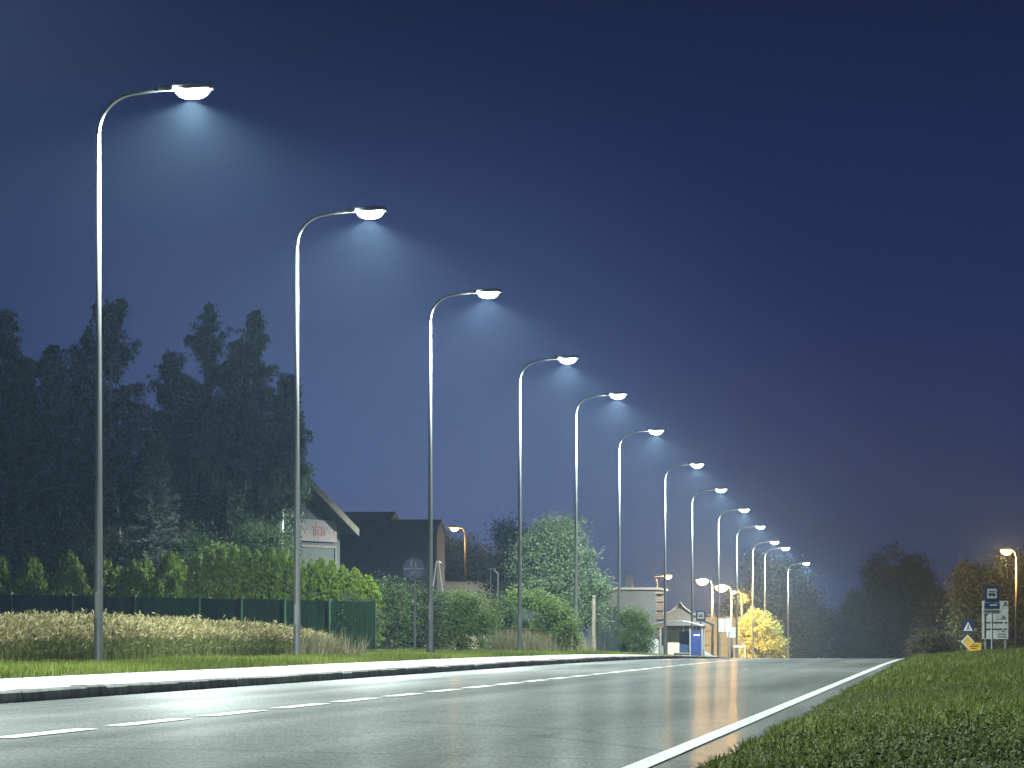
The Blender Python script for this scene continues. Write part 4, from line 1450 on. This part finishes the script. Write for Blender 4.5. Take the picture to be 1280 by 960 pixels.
root = empty('bench_table', (x, y, z), 'low white table on thin legs right of the white boards', 'table')
MB().box((0, 0, h), (17 / F * d, 0.5, 0.10)).build('table_top', M['pale_timber'], root)
for u in (-1, 1):
    for v in (-1, 1):
        MB().box((u * 0.30, v * 0.18, h / 2 - 0.03), (0.05, 0.05, h - 0.05)).build('leg', M['pale_timber'], root)

# pale sheet lying on a slope behind the shelter
d = 212
x, y = P2(887, d); z = gx(x, d)
root = empty('ramp_wall', (x, y, z), 'low sloping white wall right of the blue shelter panel', 'wall')
za = HC + (VY - 813) / F * d - z; zb_ = HC + (VY - 823) / F * d - z
MB().prism([(-0.28, -0.1), (0.33, -0.1), (0.33, zb_), (-0.28, za)], -0.15, 0.15).build('wall', M['offwhite'], root)

# ------------------------------------------------------------------ bushes and trees beyond the second lamp
BG = 'bushes along the pavement'


def bush(px, top, hw, d, n, mat, label, cat='bush', leaf=0.06, nc=100, sp=0.14, name='bush', group=BG, tall=None, base=None):
    x, y = P2(px, d); z = gx(x, y)
    h = HC + (VY - top) / F * d - z; w = hw / F * d
    bl = [(0, 0, h * 0.42, w, w * 0.8, h * 0.42), (-w * 0.25, 0, h * 0.72, w * 0.62, w * 0.55, h * 0.27), (w * 0.3, 0.05, h * 0.62, w * 0.6, w * 0.55, h * 0.28)]
    return bush_tree(name, (x, y, z), bl, n, leaf, M[mat], label, cat, group, nc, sp, 0.05)


bush(447, 745, 26, 118.5, 7000, 'dark', 'low dark bush at the right end of the green fence')
bush(490, 722, 36, 121, 12000, 'shrub', 'dark loose bush left of the round blue sign post')
bush(527, 728, 26, 122, 9000, 'dark', 'dark bush behind the third lamp post')
bush(578, 735, 38, 124, 18000, 'bright', 'large round green bush right of the third lamp post')
bush(548, 739, 18, 128, 7000, 'shrub', 'narrow bush under the A shaped frame')
bush(628, 745, 22, 136, 8000, 'shrub', 'pinkish topped shrub under the two thin masts')
# clipped hedge with an arch towards the fence
x, y = P2(690, 138); z = gx(x, y); k_ = 138 / F
hh = HC + (VY - 738) * k_ - z
bush_tree('clipped_hedge', (x, y, z), [(0.05, 0, hh * 0.42, 0.60, 0.5, hh * 0.44), (-0.35, 0, hh * 0.82, 0.62, 0.5, hh * 0.19), (-0.9, 0.05, hh * 0.86, 0.45, 0.4, hh * 0.12), (0.3, 0, hh * 0.35, 0.5, 0.5, hh * 0.36)],
          18000, 0.06, M['bright'], 'bright hedge whose top arches over the dark boards at the fourth lamp post', 'hedge', BG, 130, 0.12, 0.05)
fence_run('board_fence', [P2(622, 139.5), P2(684, 139.0)], 1.32, 'dark board fence under the arching hedge', 'fence', M['board_dark'], M['board_dark'], 0.12, 0.115)
fence_run('board_fence', [P2(742, 166), P2(788, 165.5)], 1.45, 'dark board fence left of the sixth lamp post', 'fence', M['board_dark'], M['board_dark'], 0.12, 0.115)
bush(764, 755, 22, 168, 7000, 'dark', 'dark bush above the board fence by the sixth lamp post')
bush(795, 757, 17, 165, 10000, 'bright', 'bright pointed bush right of the sixth lamp post')
bush(808, 775, 8, 172, 2500, 'pale', 'thin pale shrub leaning out right of the bright pointed bush')

x, y = P2(742, 158); z = gx(x, y)
root = empty('timber_post', (x, y, z), 'bare timber post at the foot of the silvery tree', 'post')
h = HC + (VY - 746) / F * 158 - z
MB().tube([(0, 0, -0.1), (0, 0, h * 0.5), (0.01, 0, h)], [0.075, 0.07, 0.06], 8).build('shaft', M['timber'], root)
MB().tube([(0.01, 0, h), (0.01, 0, h + 0.05)], [0.075, 0.06], 8).build('cap', M['timber'], root)

# big silvery tree
d = 160
x, y = P2(690, d); z = gx(x, y); k_ = d / F


def bp(px, py, rx, ry):
    return ((px - 690) * k_, 0.3 * math.sin(px), HC + (VY - py) * k_ - z, rx * k_, rx * k_ * 0.9, ry * k_)


bush_tree('broadleaf_tree', (x, y, z), [bp(688, 690, 34, 36), bp(700, 670, 26, 22), bp(722, 715, 30, 34), bp(738, 745, 24, 24), bp(668, 710, 24, 36), bp(715, 765, 34, 22), bp(690, 745, 34, 30), bp(745, 770, 16, 20)],
          46000, 0.085, M['pale'], 'big silvery green tree behind the fifth lamp post', 'tree', None, 260, 0.22, 0.13, (0.05, 0, HC + (VY - 665) * k_ - z))
d = 205
x, y = P2(642, d); z = gx(x, y); k_ = d / F
bush_tree('broadleaf_tree', (x, y, z), [((632 - 642) * k_, 0, HC + (VY - 670) * k_ - z, 14 * k_, 14 * k_, 14 * k_), ((650 - 642) * k_, 0, HC + (VY - 690) * k_ - z, 24 * k_, 24 * k_, 28 * k_), (0, 0, HC + (VY - 730) * k_ - z, 34 * k_, 30 * k_, 40 * k_)],
          18000, 0.12, M['dark'], 'dark tree with a small raised head left of the silvery tree', 'tree', None, 120, 0.3, 0.15)
FT = 'dark trees behind the small orange lamp'
for (px, top, hw, d, lab) in ((590, 672, 44, 272, 'dark rounded tree directly under the small orange lamp'), (625, 700, 30, 280, 'lower dark tree right of the small orange lamp'),
                              (553, 660, 22, 276, 'dark tree between the low barn and the small orange lamp')):
    bush(px, top, hw, d, 30000, 'dark', lab, 'tree', 0.17, 160, 0.45, 'broadleaf_tree', FT)

# dry weeds round the fourth lamp
r = np.random.default_rng(21)
n = 9000
x = np.concatenate([P2(650, 134)[0] + r.normal(0, 0.42, n // 2), P2(625, 131)[0] + r.normal(0, 0.25, n // 4), P2(705, 142)[0] + r.normal(0, 0.35, n // 4)])
y = np.concatenate([135 + r.normal(0, 0.7, n // 2), 132 + r.normal(0, 0.5, n // 4), 143 + r.normal(0, 0.6, n // 4)])
V = blades('w', x, y, gz(x, y), 0.55 * r.uniform(0.4, 1.3, len(x)), 0.012, None, 0.6, r)
stuff('dry_weeds', V, 4, M['dry'], 'tall dry weeds round the foot of the fourth lamp post')
n = 3500
x = P2(402, 90.5)[0] + r.normal(0, 0.30, n); y = 90.0 + r.normal(0, 0.9, n)
V = blades('w', x, y, gz(x, y), 0.42 * r.uniform(0.4, 1.3, n), 0.012, None, 0.9, r)
stuff('pale_weeds', V, 4, M['dry'], 'pale grassy tuft at the tip of the wheat beside the second lamp post')

# yellow lit tree and the dark trees round the last lamps
x, y = P2(955, 292); z = gx(x, y); k_ = 292 / F
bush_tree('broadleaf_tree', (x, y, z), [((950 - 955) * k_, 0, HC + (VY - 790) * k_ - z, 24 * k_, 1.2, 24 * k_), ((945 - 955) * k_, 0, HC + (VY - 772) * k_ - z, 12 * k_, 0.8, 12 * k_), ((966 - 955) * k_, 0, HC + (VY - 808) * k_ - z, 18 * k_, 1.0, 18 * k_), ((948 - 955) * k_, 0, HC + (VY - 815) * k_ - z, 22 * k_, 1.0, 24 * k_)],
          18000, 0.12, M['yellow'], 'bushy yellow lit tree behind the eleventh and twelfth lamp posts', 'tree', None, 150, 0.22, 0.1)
for (px, top, hw, d, mat, lab) in ((905, 766, 20, 330, 'yellow', 'low yellow lit bush peeking over the olive panelled fence'),):
    bush(px, top, hw, d, 6000, mat, lab, 'bush', 0.13, 50, 0.25, 'bush', None)
DT = 'tall dark trees behind the last lamps'
for (px, top, hw, d, lab) in ((955, 690, 26, 380, 'tall dark tree behind the yellow lit tree'), (985, 700, 32, 372, 'tall dark tree right behind the farthest lamp post'),
                              (1002, 738, 20, 368, 'lower dark tree at the road side, right of the farthest lamp post'), (925, 742, 22, 390, 'dark tree behind the faintest orange lamp')):
    bush(px, top, hw, d, 34000, 'dark', lab, 'tree', 0.22, 180, 0.5, 'broadleaf_tree', DT)
RT = 'dark trees to the right of the road'
for (px, top, hw, d, mat, lab) in (
        (1080, 740, 30, 455, 'dark', 'low hazy tree left of the big round tree right of the road'),
        (1118, 684, 46, 440, 'dark', 'big round dark tree, highest of those right of the road'),
        (1150, 696, 34, 446, 'dark', 'dark tree joined to the right side of the big round tree'),
        (1188, 742, 34, 330, 'dark', 'lower dark tree between the big round tree and the orange lamp'),
        (1228, 702, 34, 300, 'dark', 'brownish tree lit by the orange lamp, left of its post'),
        (1272, 690, 34, 300, 'dark', 'tree behind the orange lamp post at the photo\'s right border')):
    bush(px, top, hw, d, 38000, mat, lab, 'tree', 0.23, 190, 0.48, 'broadleaf_tree', RT)
bush(1040, 762, 26, 520, 7000, 'dark', 'far hazy tree where the road disappears', 'tree', 0.25, 80, 0.5, 'broadleaf_tree', None)
bush(1165, 786, 32, 150, 9000, 'brown_weed', 'low dry brown bush at the right edge of the crest', 'bush', 0.05, 120, 0.12, 'bush', None)

# ------------------------------------------------------------------ night haze over the whole place
hz, hn, hl, hp = mat_new('night_haze')
hn.remove(hp)
pv = hn.new('ShaderNodeVolumePrincipled')
pv.inputs['Color'].default_value = (0.46, 0.68, 1.0, 1)
pv.inputs['Density'].default_value = HAZE_DENSITY
pv.inputs['Anisotropy'].default_value = 0.72
hl.new(pv.outputs[0], hn['Material Output'].inputs['Volume'])
ho = MB().box((0, 520, 2.5), (1040, 1420, 23)).build('haze', hz)
ho['kind'] = 'stuff'
